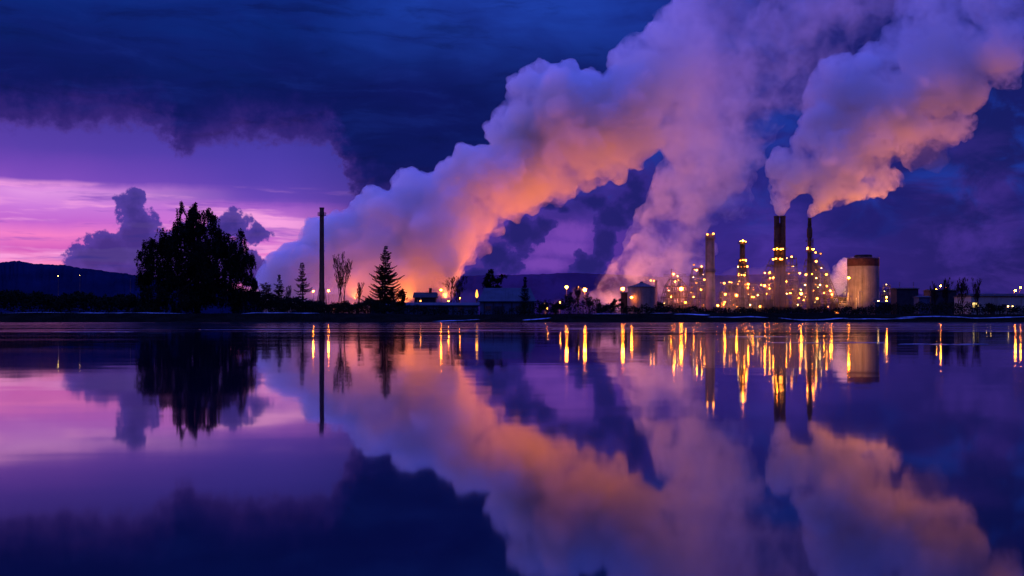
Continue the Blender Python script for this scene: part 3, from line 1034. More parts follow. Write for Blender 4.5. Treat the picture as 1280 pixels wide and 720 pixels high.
def ring(mb, c, r, z, h=1.1, n=16, w=0.5):
    """a gallery: annular deck with toe board and handrail"""
    mb.lathe([(r - w, z - 0.15), (r + w, z - 0.15), (r + w, z + 0.05), (r - w, z + 0.05)], n, c)
    for k in (0.55, 1.1):
        pts = [(c[0] + (r + w) * math.cos(2 * math.pi * i / n), c[1] + (r + w) * math.sin(2 * math.pi * i / n), c[2] + z + k * h) for i in range(n + 1)]
        mb.tube(pts, 0.05, 4, False)
    for i in range(n):
        a = 2 * math.pi * i / n
        mb.tube([(c[0] + (r + w) * math.cos(a), c[1] + (r + w) * math.sin(a), c[2] + z), (c[0] + (r + w) * math.cos(a), c[1] + (r + w) * math.sin(a), c[2] + z + 1.1 * h)], 0.05, 4)


def ladder(mb, x, y, z0, z1, w=0.5):
    mb.tube([(x - w / 2, y, z0), (x - w / 2, y, z1)], 0.05, 4)
    mb.tube([(x + w / 2, y, z0), (x + w / 2, y, z1)], 0.05, 4)
    z = z0 + 0.4
    while z < z1:
        mb.tube([(x - w / 2, y, z), (x + w / 2, y, z)], 0.03, 3)
        z += 0.8


def zof(py, dist): return at(0, py, dist).z
def xof(px, dist): return at(px, 0, dist).x


def lights(root, lst, yloc, dist):
    base = root.location
    for px, py, size, kind in lst:
        p = at(px, py, dist + yloc)
        floodlight(root, p - base, size * dist / F, kind)


def framework(name, label, prof, dist, seed, lamps, cat="process unit", group=None, vessels=3, dens=1.0, mat=None, deckmat=None, yfront=None):
    """open steel structure; prof = [(photo y, x left, x right)] from the foot upward"""
    r = random.Random(seed)
    s = dist / F
    xm = (prof[0][1] + prof[0][2]) / 2
    base = Vector((xof(xm, dist), dist, GZ - 0.1))
    root = empty(name, base, label, cat, group)
    mat = mat or M_steel
    fr = MB()
    decks = []
    lv = []
    for py, a, b in prof:
        z = (GZ if py > 390 else zof(py, dist)) - base.z
        lv.append((z, xof(a, dist) - base.x, xof(b, dist) - base.x))
    depth0 = (lv[0][2] - lv[0][1]) * 0.7
    for (z0, a0, b0), (z1, a1, b1) in zip(lv, lv[1:]):
        ns = max(1, int(round((z1 - z0) / 3.6)))
        nc = max(2, int(round((b0 - a0) / 4.5)) + 1)
        for k in range(ns):
            t0, t1 = k / ns, (k + 1) / ns
            za, zb = z0 + (z1 - z0) * t0, z0 + (z1 - z0) * t1
            aa, ba = a0 + (a1 - a0) * t0, b0 + (b1 - b0) * t0
            ab, bb = a0 + (a1 - a0) * t1, b0 + (b1 - b0) * t1
            for yq in (-1, 1):
                da, db = (ba - aa) * 0.35 * yq, (bb - ab) * 0.35 * yq
                for i in range(nc):
                    q = i / (nc - 1)
                    fr.tube([(aa + (ba - aa) * q, da, za), (ab + (bb - ab) * q, db, zb)], 0.22, 4)
                    if i < nc - 1 and r.random() < 0.55 * dens:
                        q2 = (i + 1) / (nc - 1)
                        if r.random() < 0.5: q, q2 = q2, q
                        fr.tube([(aa + (ba - aa) * q, da, za), (ab + (bb - ab) * q2, db, zb)], 0.11, 4)
                fr.tube([(ab, db, zb), (bb, db, zb)], 0.2, 4)
            for q in (0, 1):
                x_ = ab + (bb - ab) * q
                fr.tube([(x_, -(bb - ab) * 0.35, zb), (x_, (bb - ab) * 0.35, zb)], 0.2, 4)
            if r.random() < 0.75 or k == ns - 1:
                over = r.uniform(0.0, 0.8)
                wx = (bb - ab) + 2 * over
                dy = (bb - ab) * 0.7 + over
                rl = MB()
                decks.append(rl)
                rl.box(((ab + bb) / 2, 0, zb + 0.14), (wx, dy, 0.14))
                for h in (0.6, 1.15):
                    rl.tube([(ab - over, -dy / 2, zb + h), (bb + over, -dy / 2, zb + h)], 0.05, 4)
                    rl.tube([(ab - over, dy / 2, zb + h), (bb + over, dy / 2, zb + h)], 0.05, 4)
                npst = max(2, int(wx / 1.6))
                for i in range(npst + 1):
                    for yq in (-1, 1):
                        rl.tube([(ab - over + wx * i / npst, yq * dy / 2, zb + 0.1), (ab - over + wx * i / npst, yq * dy / 2, zb + 1.15)], 0.05, 4)
    fr.build("frame", mat, root)
    for rl in decks:
        rl.build("platform", deckmat or M_steel, root)
    # casings: furnace and boiler boxes that fill the lower bays
    for (z0, a0, b0), (z1, a1, b1) in zip(lv, lv[1:]):
        if r.random() < 0.85:
            wq = r.uniform(0.3, 0.62)
            w_ = (b1 - a1) * wq
            x_ = a1 + (b1 - a1) * r.uniform(wq / 2, 1 - wq / 2)
            hz = (z1 - z0) * r.uniform(0.6, 0.97)
            cb = MB()
            cb.box((x_, 0.3, z0 + hz / 2 + 0.02), (w_, (b1 - a1) * 0.5, hz))
            nrib = max(2, int(w_ / 1.2))
            for i in range(nrib + 1):
                cb.box((x_ - w_ / 2 + w_ * i / nrib, 0.3 - (b1 - a1) * 0.25 - 0.06, z0 + hz / 2 + 0.02), (0.14, 0.116, hz * 0.98))
            cb.build("casing", r.choice([M_dark, M_steel, M_rust, M_steel]), root)
    H, W = lv[-1][0], lv[0][2] - lv[0][1]
    for i in range(vessels):
        vb = MB()
        q = (i + 0.5) / vessels
        x = lv[0][1] + W * q + r.uniform(-0.1, 0.1) * W / vessels
        # the height available above this x
        hm = max([z for z, a, b in lv if a - 0.2 <= x <= b + 0.2] or [H * 0.4])
        hh = hm * r.uniform(0.55, 1.0) + r.uniform(0, 2)
        rad = min(W / vessels * 0.36, r.uniform(0.9, 2.2))
        y = r.uniform(-0.12, 0.12) * W
        vb.lathe([(rad * 0.7, 0), (rad * 0.7, 1.2), (rad, 1.8), (rad, hh * 0.55), (rad * 1.06, hh * 0.56), (rad * 1.06, hh * 0.58), (rad, hh * 0.59), (rad, hh - rad * 0.6), (rad * 0.75, hh - rad * 0.2), (rad * 0.25, hh)], 14, (x, y, 0))
        vb.tube([(x, y, hh), (x, y, hh + 1.5), (x + 1.4, y, hh + 2.2), (x + 2.2, y, hh * 0.6)], 0.2, 6)
        vb.build("vessel", r.choice([M_grey, M_steel, M_conc]), root, smooth=False)
    pb = MB()
    for i in range(int(26 * dens)):
        z = r.uniform(1, H * 0.85)
        a = min(l[1] for l in lv if True); x0 = r.uniform(lv[0][1], lv[0][2]); x1 = r.uniform(lv[0][1], lv[0][2])
        lim = [l for l in lv if l[0] >= z]
        if lim:
            x0 = min(max(x0, lim[0][1]), lim[0][2]); x1 = min(max(x1, lim[0][1]), lim[0][2])
        y = -W * 0.36 * r.uniform(0.3, 1.05)
        z1 = max(0.5, z - r.uniform(1, 7))
        pb.tube([(x0, y, z1), (x0, y, z), (x1, y, z), (x1, y, max(0.4, z - r.uniform(1, 9)))], r.uniform(0.08, 0.26), 6)
    pb.build("pipework", M_grey, root)
    lights(root, [(a_, b_, c_ * r.choice([0.5, 0.65, 0.8, 1.1]), r.choice([k_, k_, 'a', 'p', 's'])) for a_, b_, c_, k_ in lamps], -depth0 * 0.5 - 0.8 if yfront is None else yfront, dist)
    for i in range(int(len(lamps) * 1.1)):
        z = H * r.uniform(0.08, 0.95)
        k_ = [j for j in range(len(lv) - 1) if lv[j][0] <= z <= lv[j + 1][0]][0]
        t = (z - lv[k_][0]) / (lv[k_ + 1][0] - lv[k_][0])
        xa = lv[k_][1] + (lv[k_ + 1][1] - lv[k_][1]) * t; xb = lv[k_][2] + (lv[k_ + 1][2] - lv[k_][2]) * t
        floodlight(root, Vector((r.uniform(xa, xb), -(xb - xa) * 0.35 * r.uniform(-0.6, 1.1) - 0.3, z)), r.uniform(0.12, 0.27), r.choice('waaapsga'))
    return root


def street_lamp(px, py, dist, label, size=1.0, kind='s', pole=True, arm=0, group="orange street lamps around the plant", loc_h=None):
    s = dist / F
    p = at(px, py, dist)
    base = Vector((p.x, dist, GZ - 0.05))
    root = empty("street_lamp", base, label, "street lamp", group)
    h = p.z - base.z
    pm = MB()
    pm.tube([(0, 0, 0), (0, 0, h * 0.5), (0, 0, h + 0.5)], [0.2, 0.15, 0.1], 8)
    pm.lathe([(0.35, 0), (0.35, 0.25), (0.2, 0.4)], 8)
    pm.tube([(0, 0, h + 0.5), (0, -0.5, h + 0.85), (0, -1.1, h + 0.8)], 0.08, 6)
    pm.build("pole", M_grey, root)
    rr = size * 1.15 * s
    hd = MB().lathe([(rr * 1.15, 0.0), (rr * 1.2, 0.14), (rr * 0.6, 0.4), (0.1, 0.5)], 12, (0, -1.1, h + rr * 0.75))
    hd.build("lamp_head", M_steel, root)
    vs, fs = ico_data(2)
    MB().raw([(v.x * rr, v.y * rr - 1.1, v.z * rr + h) for v in vs], fs).build("bulb", BUL[kind], root)
    return root


# --- lone chimney on the left
d = 520.0
b0 = Vector((xof(402.3, d), d, GZ))
root = empty("chimney", b0, "tall dark lone chimney between the slim conifer and the spruce", "chimney")
h = zof(259.5, d) - b0.z
MB().lathe([(1.6, -0.2), (1.55, 2), (1.2, 4), (1.16, h * 0.3), (1.24, h * 0.302), (1.24, h * 0.308), (1.12, h * 0.31), (1.08, h * 0.6), (1.16, h * 0.602), (1.16, h * 0.608), (1.04, h * 0.61), (0.98, h * 0.93), (1.14, h * 0.935), (1.14, h * 0.955), (0.98, h * 0.96), (0.99, h - 0.5), (1.14, h - 0.45), (1.14, h), (0.8, h), (0.8, h - 2)], 24, cap=False).build("shaft", M_soot, root)
mb = MB()
for k in range(4):
    a = math.pi / 4 + k * math.pi / 2
    mb.tube([(4.0 * math.cos(a), 4.0 * math.sin(a), 0), (1.4 * math.cos(a), 1.4 * math.sin(a), 13)], 0.16, 5)
    mb.tube([(2.7 * math.cos(a), 2.7 * math.sin(a), 6.5), (2.7 * math.cos(a + math.pi / 2), 2.7 * math.sin(a + math.pi / 2), 6.5)], 0.1, 4)
mb.build("support_legs", M_rust, root)
mb = MB(); ladder(mb, 0.3, -1.5, 2, h - 0.5); mb.build("ladder", M_steel, root)
mb = MB(); ring(mb, (0, 0, 0), 1.5, h * 0.93, n=14, w=0.4); mb.build("gallery", M_steel, root)

# --- low shed, barn and cottage by the water
def gable_building(name, label, px0, px1, py_eave, py_ridge, dist, dep, wallm, roofm, cat, windows=(), seed=1, hip=0.0, piers=0, doors=(), chim=None):
    z_e, z_r = zof(py_eave, dist), zof(py_ridge, dist + dep / 2)
    x0, x1 = xof(px0, dist), xof(px1, dist)
    base = Vector(((x0 + x1) / 2, dist, GZ - 0.1))
    root = empty(name, base, label, cat)
    W = x1 - x0; he = z_e - base.z; hr = z_r - base.z
    MB().box((0, dep / 2, he / 2), (W, dep, he)).build("wall", wallm, root)
    o = 0.45
    rb = MB()
    hx = hip * W
    A, B, C, Dd = (-W / 2 - o, -o, he + 0.02), (W / 2 + o, -o, he + 0.02), (W / 2 + o, dep + o, he + 0.02), (-W / 2 - o, dep + o, he + 0.02)
    E1, F1 = (-W / 2 - o + hx, dep / 2, hr), (W / 2 + o - hx, dep / 2, hr)
    t = 0.22
    up = lambda p: (p[0], p[1], p[2] + t)
    rb.poly([up(A), up(B), up(F1), up(E1)]); rb.poly([up(C), up(Dd), up(E1), up(F1)]); rb.poly([up(B), up(C), up(F1)]); rb.poly([up(Dd), up(A), up(E1)])
    rb.poly([B, A, Dd, C])
    for p, q in ((A, B), (B, C), (C, Dd), (Dd, A)):
        rb.poly([p, q, up(q), up(p)])
    n_s = int(W / 1.1)
    for i in range(n_s + 1):    # standing seams
        x = -W / 2 - o + hx + (W + 2 * o - 2 * hx) * i / max(1, n_s)
        rb.tube([(x, -o, he + t + 0.04), (x, dep / 2, hr + t + 0.03)], 0.04, 3)
    rf = rb.build("roof", roofm, root)
    if chim:
        MB().box((chim, dep * 0.5, hr + 0.7), (0.8, 0.8, 1.7)).build("chimney", M_rust, rf)
    if piers:
        for i in range(piers):
            x = -W / 2 + W * (i + 0.5) / piers
            MB().box((x, -0.12, he / 2 - 0.02), (0.35, 0.236, he - 0.1)).build("pier", M_dark, root)
    for (wx, wz, ww, wh, lit) in windows:
        wb = MB()
        for dx in (-1, 1):
            wb.box((wx + dx * (ww / 2 + 0.05), -0.07, wz), (0.1, 0.13, wh + 0.2))
        for dz in (-1, 1):
            wb.box((wx, -0.07, wz + dz * (wh / 2 + 0.05)), (ww - 0.002, 0.13, 0.1))
        wb.box((wx, -0.06, wz), (0.06, 0.1, wh - 0.004))
        f_ = wb.build("window", M_steel, root)
        MB().box((wx, -0.02, wz), (ww, 0.036, wh)).build("pane", M_win if lit else M_glass, f_)
    for (dx, dw, dh) in doors:
        d_ = MB().box((dx, -0.05, dh / 2), (dw, 0.096, dh)).build("door", M_dark, root)
        MB().box((dx + dw * 0.38, -0.13, dh * 0.45), (0.08, 0.06, 0.25)).build("handle", M_grey, d_)
    return root


m, n, out = material("dark_glass")
b = n.node('ShaderNodeBsdfPrincipled')
n.put(b.inputs['Base Color'], (0.02, 0.025, 0.03)); b.inputs['Roughness'].default_value = 0.12
n.put(out.inputs[0], b.outputs[0])
M_glass = m

gable_building("long_shed", "long low shed with pillared front right of the spruce", 462, 597, 382.5, 379.3, 280, 6, M_clad, M_roof, "shed", piers=11, doors=[(-6, 2.2, 2.1), (5, 2.2, 2.1)],
               windows=[(-10.5, 1.6, 1.2, 0.8, False), (-1, 1.6, 1.2, 0.8, False), (9, 1.6, 1.2, 0.8, False)])
gable_building("barn", "larger barn with broad pale blue roof beside the round tree", 600, 668, 377.5, 361, 300, 13, M_clad, M_roof, "barn", piers=6, hip=0.1, doors=[(-2, 2.6, 2.4)], windows=[(3, 1.9, 1.4, 1.0, False), (-5, 1.9, 1.4, 1.0, False)])
gable_building("cottage", "small dark house with a chimney behind the long low shed", 518, 544, 372.5, 366.5, 345, 6, M_dark, M_dark, "house", windows=[(-1.2, 3.6, 0.9, 1.0, False), (1.4, 3.6, 0.9, 1.0, False)], chim=1.5)
gable_building("low_hall", "long pale beige hall with one bright window at far right", 1214, 1330, 370.6, 367.8, 420, 16, M_beige, M_dark, "hall", windows=[(-15.6, 4.3, 2.2, 1.7, True), (-5.0, 4.0, 1.6, 1.0, False), (4.0, 4.0, 1.6, 1.0, False)], doors=[(-9.5, 2.4, 2.8)])
gable_building("dark_block", "dark windowless block right of the silo beneath two thin antennas", 1121, 1148, 361.5, 360.2, 560, 9, M_dark, M_dark, "building", doors=[(1, 2.2, 3.0)])
gable_building("low_blue_building", "low bluish building between the two dark blocks", 1148.6, 1163, 372, 370.5, 545, 7, M_clad, M_roof, "building", windows=[(-1.2, 4, 1.1, 1.3, False), (1.4, 4, 1.1, 1.3, False)])
gable_building("dark_block", "dark block behind the bare trees with three orange lamps above", 1163.5, 1196, 363.5, 362.2, 570, 10, M_dark, M_dark, "building", doors=[(-3, 2.2, 3.0)], windows=[(2.5, 5, 1.4, 1.4, False)])
gable_building("low_blue_building", "low bluish shed at the foot of the big silo", 1094, 1120, 378.5, 377, 600, 6, M_clad, M_roof, "shed", windows=[(-2.2, 4.5, 1.2, 1.2, False), (2, 4.5, 1.2, 1.2, False)])

# --- antennas
for px, tp, d, lb in [(1128, 352, 564, "thin antenna mast on the left of the dark block roof"), (1145.5, 352, 564, "thin antenna mast on the right of the dark block roof"),
                      (100, 344, 600, "thin pole in front of the left hill, nearer the tree"), (73, 345, 600, "thin pole with small white lamp before the left hill"), (163, 348, 600, "thin pole close to the left side of the birch")]:
    z0 = zof(361.2, d) if px > 1000 else GZ - 0.1
    b0 = Vector((xof(px, d), d + (4 if px > 1000 else 0), z0))
    t = zof(tp, d) - z0
    o = empty("antenna_mast" if px > 1000 else "lamp_pole", b0, lb, "mast", None)
    MB().tube([(0, 0, -0.6 if px > 1000 else 0), (0, 0, t * 0.6), (0, 0, t)], [0.13, 0.1, 0.06], 6).build("pole", M_steel, o)
    for k in (0.6, 0.75, 0.9):
        MB().tube([(-0.5, 0, t * k), (0.5, 0, t * k)], 0.04, 4).build("crossbar", M_steel, o)
    if px < 120:
        floodlight(o, Vector((0, -0.4, t)), 0.17 if px == 73 else 0.09, 'p')

# --- conical-roofed tank and its annex
d = 600.0
b0 = Vector((xof(802, d), d, GZ))
rr = (819 - 785) / 2 * d / F
root = empty("storage_tank", b0, "white storage tank with a low conical roof", "tank")
he = zof(359.5, d) - GZ
MB().lathe([(rr, -0.1), (rr, he * 0.33), (rr + 0.07, he * 0.333), (rr + 0.07, he * 0.345), (rr, he * 0.348), (rr, he * 0.66), (rr + 0.07, he * 0.663), (rr + 0.07, he * 0.675), (rr, he * 0.678), (rr, he)], 40).build("shell", M_white, root)
MB().lathe([(rr + 0.35, he + 0.01), (rr + 0.35, he + 0.2), (0.9, zof(353.4, d) - GZ), (0.9, zof(353.4, d) - GZ + 0.5), (0.2, zof(353.4, d) - GZ + 0.7)], 40).build("roof", M_roof, root)
mb = MB(); a = -0.9
ladder(mb, rr * 0.55, -rr * 0.9, 0.5, he); mb.build("ladder", M_steel, root)
mb = MB()
n_ = 30
for k in (0.6, 1.15):
    mb.tube([((rr + 0.3) * math.cos(2 * math.pi * i / n_), (rr + 0.3) * math.sin(2 * math.pi * i / n_), he + 0.2 + k) for i in range(n_ + 1)], 0.04, 3, False)
for i in range(n_):
    a = 2 * math.pi * i / n_
    mb.tube([((rr + 0.3) * math.cos(a), (rr + 0.3) * math.sin(a), he + 0.15), ((rr + 0.3) * math.cos(a), (rr + 0.3) * math.sin(a), he + 1.35)], 0.04, 3)
mb.build("railing", M_grey, root)
floodlight(root, at(789.5, 371.5, d - 7) - b0, 0.5, 's')
gable_building("pump_house", "narrow dark pump house against the left side of the tank", 777, 784.6, 366.5, 365.5, 604, 5, M_dark, M_dark, "building", doors=[(0, 1.4, 2.4)])

# --- tall pipe, jib unit, and the units of the plant
d = 690.0
b0 = Vector((xof(820, d), d, GZ)); h = zof(350.5, d) - GZ
root = empty("vent_pipe", b0, "thin tall rusty vent pipe right behind the conical tank", "pipe")
MB().lathe([(0.95, 0), (0.95, 1), (0.8, 1.1), (0.8, h - 0.6), (1.0, h - 0.55), (1.0, h), (0.7, h)], 14).build("pipe", M_conc, root)
mb = MB()
for k in range(3):
    a = k * 2.1
    mb.tube([(3.2 * math.cos(a), 3.2 * math.sin(a), 0), (0.8 * math.cos(a), 0.8 * math.sin(a), h * 0.7)], 0.1, 4)
mb.build("brace", M_rust, root)
lights(root, [(813.5, 350.5, 0.9, 'w'), (817.5, 350.8, 0.7, 'w')], -1.6, d)

u = framework("process_unit", "low jumble of lit pipework under a horizontal crane jib", [(391, 827, 862), (372, 828, 860), (358, 832, 857), (349, 837, 850)], 700, 101,
          [(834, 360, .9, 's'), (836, 363, .7, 's'), (842, 342.5, .8, 'w'), (847, 345, .9, 'p'), (848, 350, .8, 'w'), (829.5, 379.5, 1.0, 'p'), (865, 359, .9, 's'), (844, 352, .7, 'w'), (839, 371, .7, 's'), (857, 378, .6, 's')], vessels=4, dens=1.4)
mb = MB()
s = 700 / F
zz = zof(345.6, 700) - u.location.z
x0, x1 = xof(828, 700) - u.location.x, xof(856, 700) - u.location.x
for dz, yy_ in ((0, -0.5), (0, 0.5), (0.9, 0)):
    mb.tube([(x0, yy_ - 5, zz + dz), (x1, yy_ - 5, zz + dz)], 0.1, 4)
for i in range(12):
    xa, xb = x0 + (x1 - x0) * i / 12, x0 + (x1 - x0) * (i + 1) / 12
    mb.tube([(xa, -5.5, zz), ((xa + xb) / 2, -5, zz + 0.9), (xb, -5.5, zz)], 0.07, 3)
mb.tube([(x0 + (x1 - x0) * 0.35, -5, zz - 6), (x0 + (x1 - x0) * 0.35, -5, zz + 4.5)], 0.25, 6)
mb.tube([(x0, -5, zz + 0.9), (x0 + (x1 - x0) * 0.35, -5, zz + 4.4), (x1, -5, zz + 0.9)], 0.05, 4)
mb.build("crane_jib", M_conc, u)

framework("process_unit", "square open tower studded with lights left of the pale chimney", [(391, 861, 883), (365, 863, 882), (345, 864, 881), (336, 866, 879)], 712, 102,
          [(867.3, 331, 1.0, 'w'), (877, 333, .7, 'p'), (868, 337, .7, 'w'), (871, 337.5, .9, 'w'), (866.8, 346.5, 1.0, 'w'), (870.5, 353.5, 1.1, 's'), (880.5, 349.5, .9, 'w'), (879, 343, .6, 's'), (876, 362, .6, 's'), (879.5, 381, .8, 'w'), (867, 371, .6, 's')], vessels=3)

# --- pale chimney
d = 690.0
b0 = Vector((xof(888, d), d, GZ)); h = zof(292.5, d) - GZ
root = empty("chimney", b0, "pale pinkish concrete chimney with two lights at its top", "chimney")
MB().lathe([(3.1, -0.2), (3.0, h * 0.2), (2.6, h * 0.6), (2.35, h - 2.6), (2.36, h - 2.5), (2.36, h - 1.6), (2.6, h - 1.5), (2.6, h), (2.0, h), (2.0, h - 3)], 28, cap=False).build("shaft", M_conc, root)
MB().tube([(-2.9, -0.6, 0), (-2.95, -0.6, h * 0.4), (-2.75, -0.6, h - 1)], 0.32, 8).build("pipe", M_white, root)
mb = MB(); ring(mb, (0, 0, 0), 2.7, h - 3.2, n=18); ring(mb, (0, 0, 0), 2.95, h * 0.55, n=18); mb.build("gallery", M_steel, root)
mb = MB(); ladder(mb, 1.0, -2.75, 1, h - 3); mb.build("ladder", M_steel, root)
lights(root, [(884.3, 293, .9, 'w'), (891.8, 292, 1.0, 'w')], -3.4, d)

# --- slim crowned tower
d = 705.0
u = framework("flare_tower", "slim dark tower with a ring of lights at top and stacked lit tiers", [(391, 920, 936), (350, 921.5, 935), (333, 922.5, 934)], d, 103,
          [(925.2, 301.5, .85, 'w'), (928.8, 301, .9, 'w'), (932.2, 302, .85, 'w'), (925.5, 325.5, .85, 'w'), (928.6, 324.8, .7, 's'), (932.3, 325.3, .9, 'w'), (922.6, 333.3, 1.0, 'w'), (926.5, 333.6, .9, 'w'), (930.5, 333.3, .9, 'w'), (934, 333, .9, 'w'),
           (923.3, 344, .9, 'w'), (926.8, 343.6, .8, 'w'), (930.4, 343.8, .9, 's'), (922.5, 355, .8, 'w'), (931.8, 355.5, .8, 'w'), (935.3, 355.2, .7, 'w')], cat="tower", vessels=2)
bz = u.location.z
h0, h1 = zof(334, d) - bz, zof(302, d) - bz
MB().lathe([(2.7, h0 - 6), (2.7, h0 + 2), (1.9, h0 + 5), (1.65, h0 + (h1 - h0) * 0.35), (1.55, h1 - 1), (1.9, h1 - 0.8), (1.9, h1), (1.3, h1)], 20).build("shaft", M_soot, u)
mb = MB(); ring(mb, (0, 0, 0), 2.2, h1 - 1.4, n=14); ring(mb, (0, 0, 0), 2.4, zof(326, d) - bz, n=14); mb.build("gallery", M_steel, u)

framework("process_unit", "wide low unit lit greenish yellow below the slim crowned tower", [(391, 897, 951), (378, 899, 950), (366, 901, 948), (356, 904, 944)], 715, 104,
          [(901, 353.3, .9, 'w'), (905.2, 353.8, 1.1, 'w'), (912, 352.6, 1.1, 'w'), (914.5, 353, .8, 'w'), (903, 365, .9, 's'), (906.5, 367.8, .7, 's'), (897, 382, 1.0, 's'), (904.5, 380.5, .7, 's'), (906, 377.5, .9, 'w'),
           (921, 369, 1.1, 'g'), (926, 365, 1.2, 'p'), (930, 367.5, 1.2, 'p'), (933, 372, 1.1, 'g'), (924, 374, .9, 'g'), (937.6, 381, 1.3, 'p'), (950, 383, 1.4, 'w'), (942, 362, .9, 'w'), (947, 369, 1.0, 'w'), (940, 371, .8, 'g'), (917, 381, .8, 's'), (929, 380, 0.8, 'g')], vessels=7, dens=2.0, mat=M_grey)

# --- twin-flue stack
d = 700.0
b0 = Vector((xof(974.6, d), d, GZ)); top = zof(270.0, d) - GZ
root = empty("twin_stack", b0, "thick sooty stack of two joined flues pouring steam", "smokestack")
sc_ = d / F
for cx in (970.9, 978.6):
    x = (cx - 974.6) * sc_
    MB().lathe([(1.75, 0), (1.75, top * 0.5), (1.9, top * 0.502), (1.9, top * 0.512), (1.72, top * 0.514), (1.68, top * 0.75), (1.84, top * 0.752), (1.84, top * 0.76), (1.67, top * 0.762), (1.64, top * 0.88), (1.78, top * 0.882), (1.78, top * 0.89), (1.63, top * 0.892), (1.62, top - 1.2), (1.78, top - 1.1), (1.78, top), (1.35, top), (1.35, top - 3)], 20, (x, 0, 0), cap=False).build("flue", M_soot, root)
MB().box((0, 0.5, top * 0.48), (1.2, 1.6, top * 0.9)).build("web", M_rust, root)
mb = MB()
for py in (311.5, 323.8):
    z = zof(py, d) - GZ
    mb.box((0, 0, z), (9.2, 5.6, 0.2))
    for k in (0.6, 1.15):
        for y in (-2.8, 2.8):
            mb.tube([(-4.6, y, z + k), (4.6, y, z + k)], 0.05, 4)
    for i in range(9):
        mb.tube([(-4.6 + 9.2 * i / 8, -2.8, z), (-4.6 + 9.2 * i / 8, -2.8, z + 1.15)], 0.05, 4)
mb.build("gallery", M_steel, root)
lights(root, [(967.4, 311.5, .9, 'w'), (971.5, 311, .7, 's'), (976, 311.3, 1.2, 'w'), (978.6, 311, .8, 'w'), (966.5, 324, 1.1, 'w'), (970, 323.2, 1.0, 'w'), (975.3, 323.6, 1.3, 'w'), (977.5, 324, 0.9, 'w')], -3.6, d)

framework("process_unit", "stepped tower of lit platforms wrapped around the twin stack", [(391, 949, 997), (368, 951, 996), (353, 955, 994), (341, 958, 993.5), (323.5, 965, 993)], 709, 105,
          [(983.5, 322.5, .9, 'w'), (989.5, 320.8, 1.2, 'w'), (972, 334, 1.1, 'p'), (956, 341.2, .9, 'w'), (962, 340.6, .9, 'w'), (966.5, 347, 1.3, 'w'), (962.5, 347.5, .8, 'w'), (951.5, 356, 1.1, 'w'), (956, 357, .9, 's'), (961.5, 356, 1.0, 'w'), (962, 360.5, .7, 's'),
           (976, 357.5, 1.2, 'w'), (983, 352, .6, 's'), (979, 366.5, 1.2, 'g'), (983.5, 367, 1.2, 'p'), (988, 366.5, .9, 'g'), (991, 361.5, .9, 'w'), (970, 366, .7, 's'), (986, 342, .7, 's'), (990, 333, .6, 'w')], vessels=5, dens=1.8)

# --- second stack
d = 690.0
b0 = Vector((xof(1012, d), d, GZ)); top = zof(272.5, d) - GZ
root = empty("smokestack", b0, "slimmer sooty stack with bulged collar right of the twin stack", "smokestack")
zz = [zof(y, d) - GZ for y in (298, 296, 287, 283, 281)]
MB().lathe([(1.5, 0), (1.45, zz[0] * 0.6), (1.2, zz[0]), (1.65, zz[1]), (1.65, zz[2]), (1.1, zz[3]), (1.25, zz[4]), (0.95, top - 1.5), (1.1, top - 1.4), (1.1, top), (0.75, top), (0.75, top - 3)], 20, cap=False).build("shaft", M_soot, root)
MB().tube([(1.9, -0.4, 0), (1.9, -0.4, zz[0])], 0.28, 8).build("pipe", M_rust, root)
mb = MB(); ring(mb, (0, 0, 0), 1.9, zz[0] - 2, n=14, w=0.4); ring(mb, (0, 0, 0), 1.9, zof(315, d) - GZ, n=14, w=0.5); mb.build("gallery", M_steel, root)
mb = MB(); ladder(mb, -0.3, -1.75, 2, zz[0]); mb.build("ladder", M_steel, root)
lights(root, [(1009.5, 309.5, .8, 'w'), (1009, 311, .6, 's')], -2.2, d)

u = framework("process_unit", "cone-shaped unit of scattered lights around the slimmer stack", [(391, 996, 1047), (372, 1000, 1043), (355, 1004, 1037), (342, 1006, 1032), (325, 1008, 1022)], 700, 106,
          [(1016.3, 311.5, 1.4, 'w'), (1019.5, 315.5, 1.1, 'w'), (1025.8, 317, 1.3, 'w'), (1020.2, 326.5, 1.1, 'w'), (1026.8, 335, 1.1, 'w'), (1000, 341.5, .9, 'w'), (1007.5, 343.2, 1.1, 'w'), (1015, 342.8, 1.1, 'w'), (1020.5, 347.5, 1.1, 'w'), (1033, 343, 1.5, 'w'),
           (1006.5, 356, 1.6, 'p'), (1014, 351, .9, 'w'), (1019.5, 355.5, 1.1, 'w'), (1025, 356, 1.1, 'w'), (1001, 362, 1.1, 'g'), (1001.5, 367, 1.2, 'p'), (1014.5, 363.5, 1.2, 'g'), (1016.5, 363.2, 1.0, 'w'), (1021.5, 373, 1.2, 'w'), (1033.5, 357.5, 1.0, 'w'), (1038, 363.5, 1.1, 'w'),
           (1040, 368, .9, 'w'), (1011, 369, .7, 's'), (1030, 366, .7, 's'), (997, 381, .7, 'p')], vessels=5, dens=1.8)
mb = MB()
zz_ = zof(318, 700) - u.location.z
mb.tube([(xof(1013, 700) - u.location.x, 0, zz_ + 3), (xof(1027, 700) - u.location.x, 0, zz_)], 0.3, 5)
mb.tube([(xof(1013, 700) - u.location.x, 0, zz_ - 6), (xof(1027, 700) - u.location.x, 0, zz_ - 0.4)], 0.2, 5)
mb.box((xof(1021, 700) - u.location.x, 0, zz_ + 0.4), (7, 3, 0.2))
mb.build("flare_arm", M_steel, u)

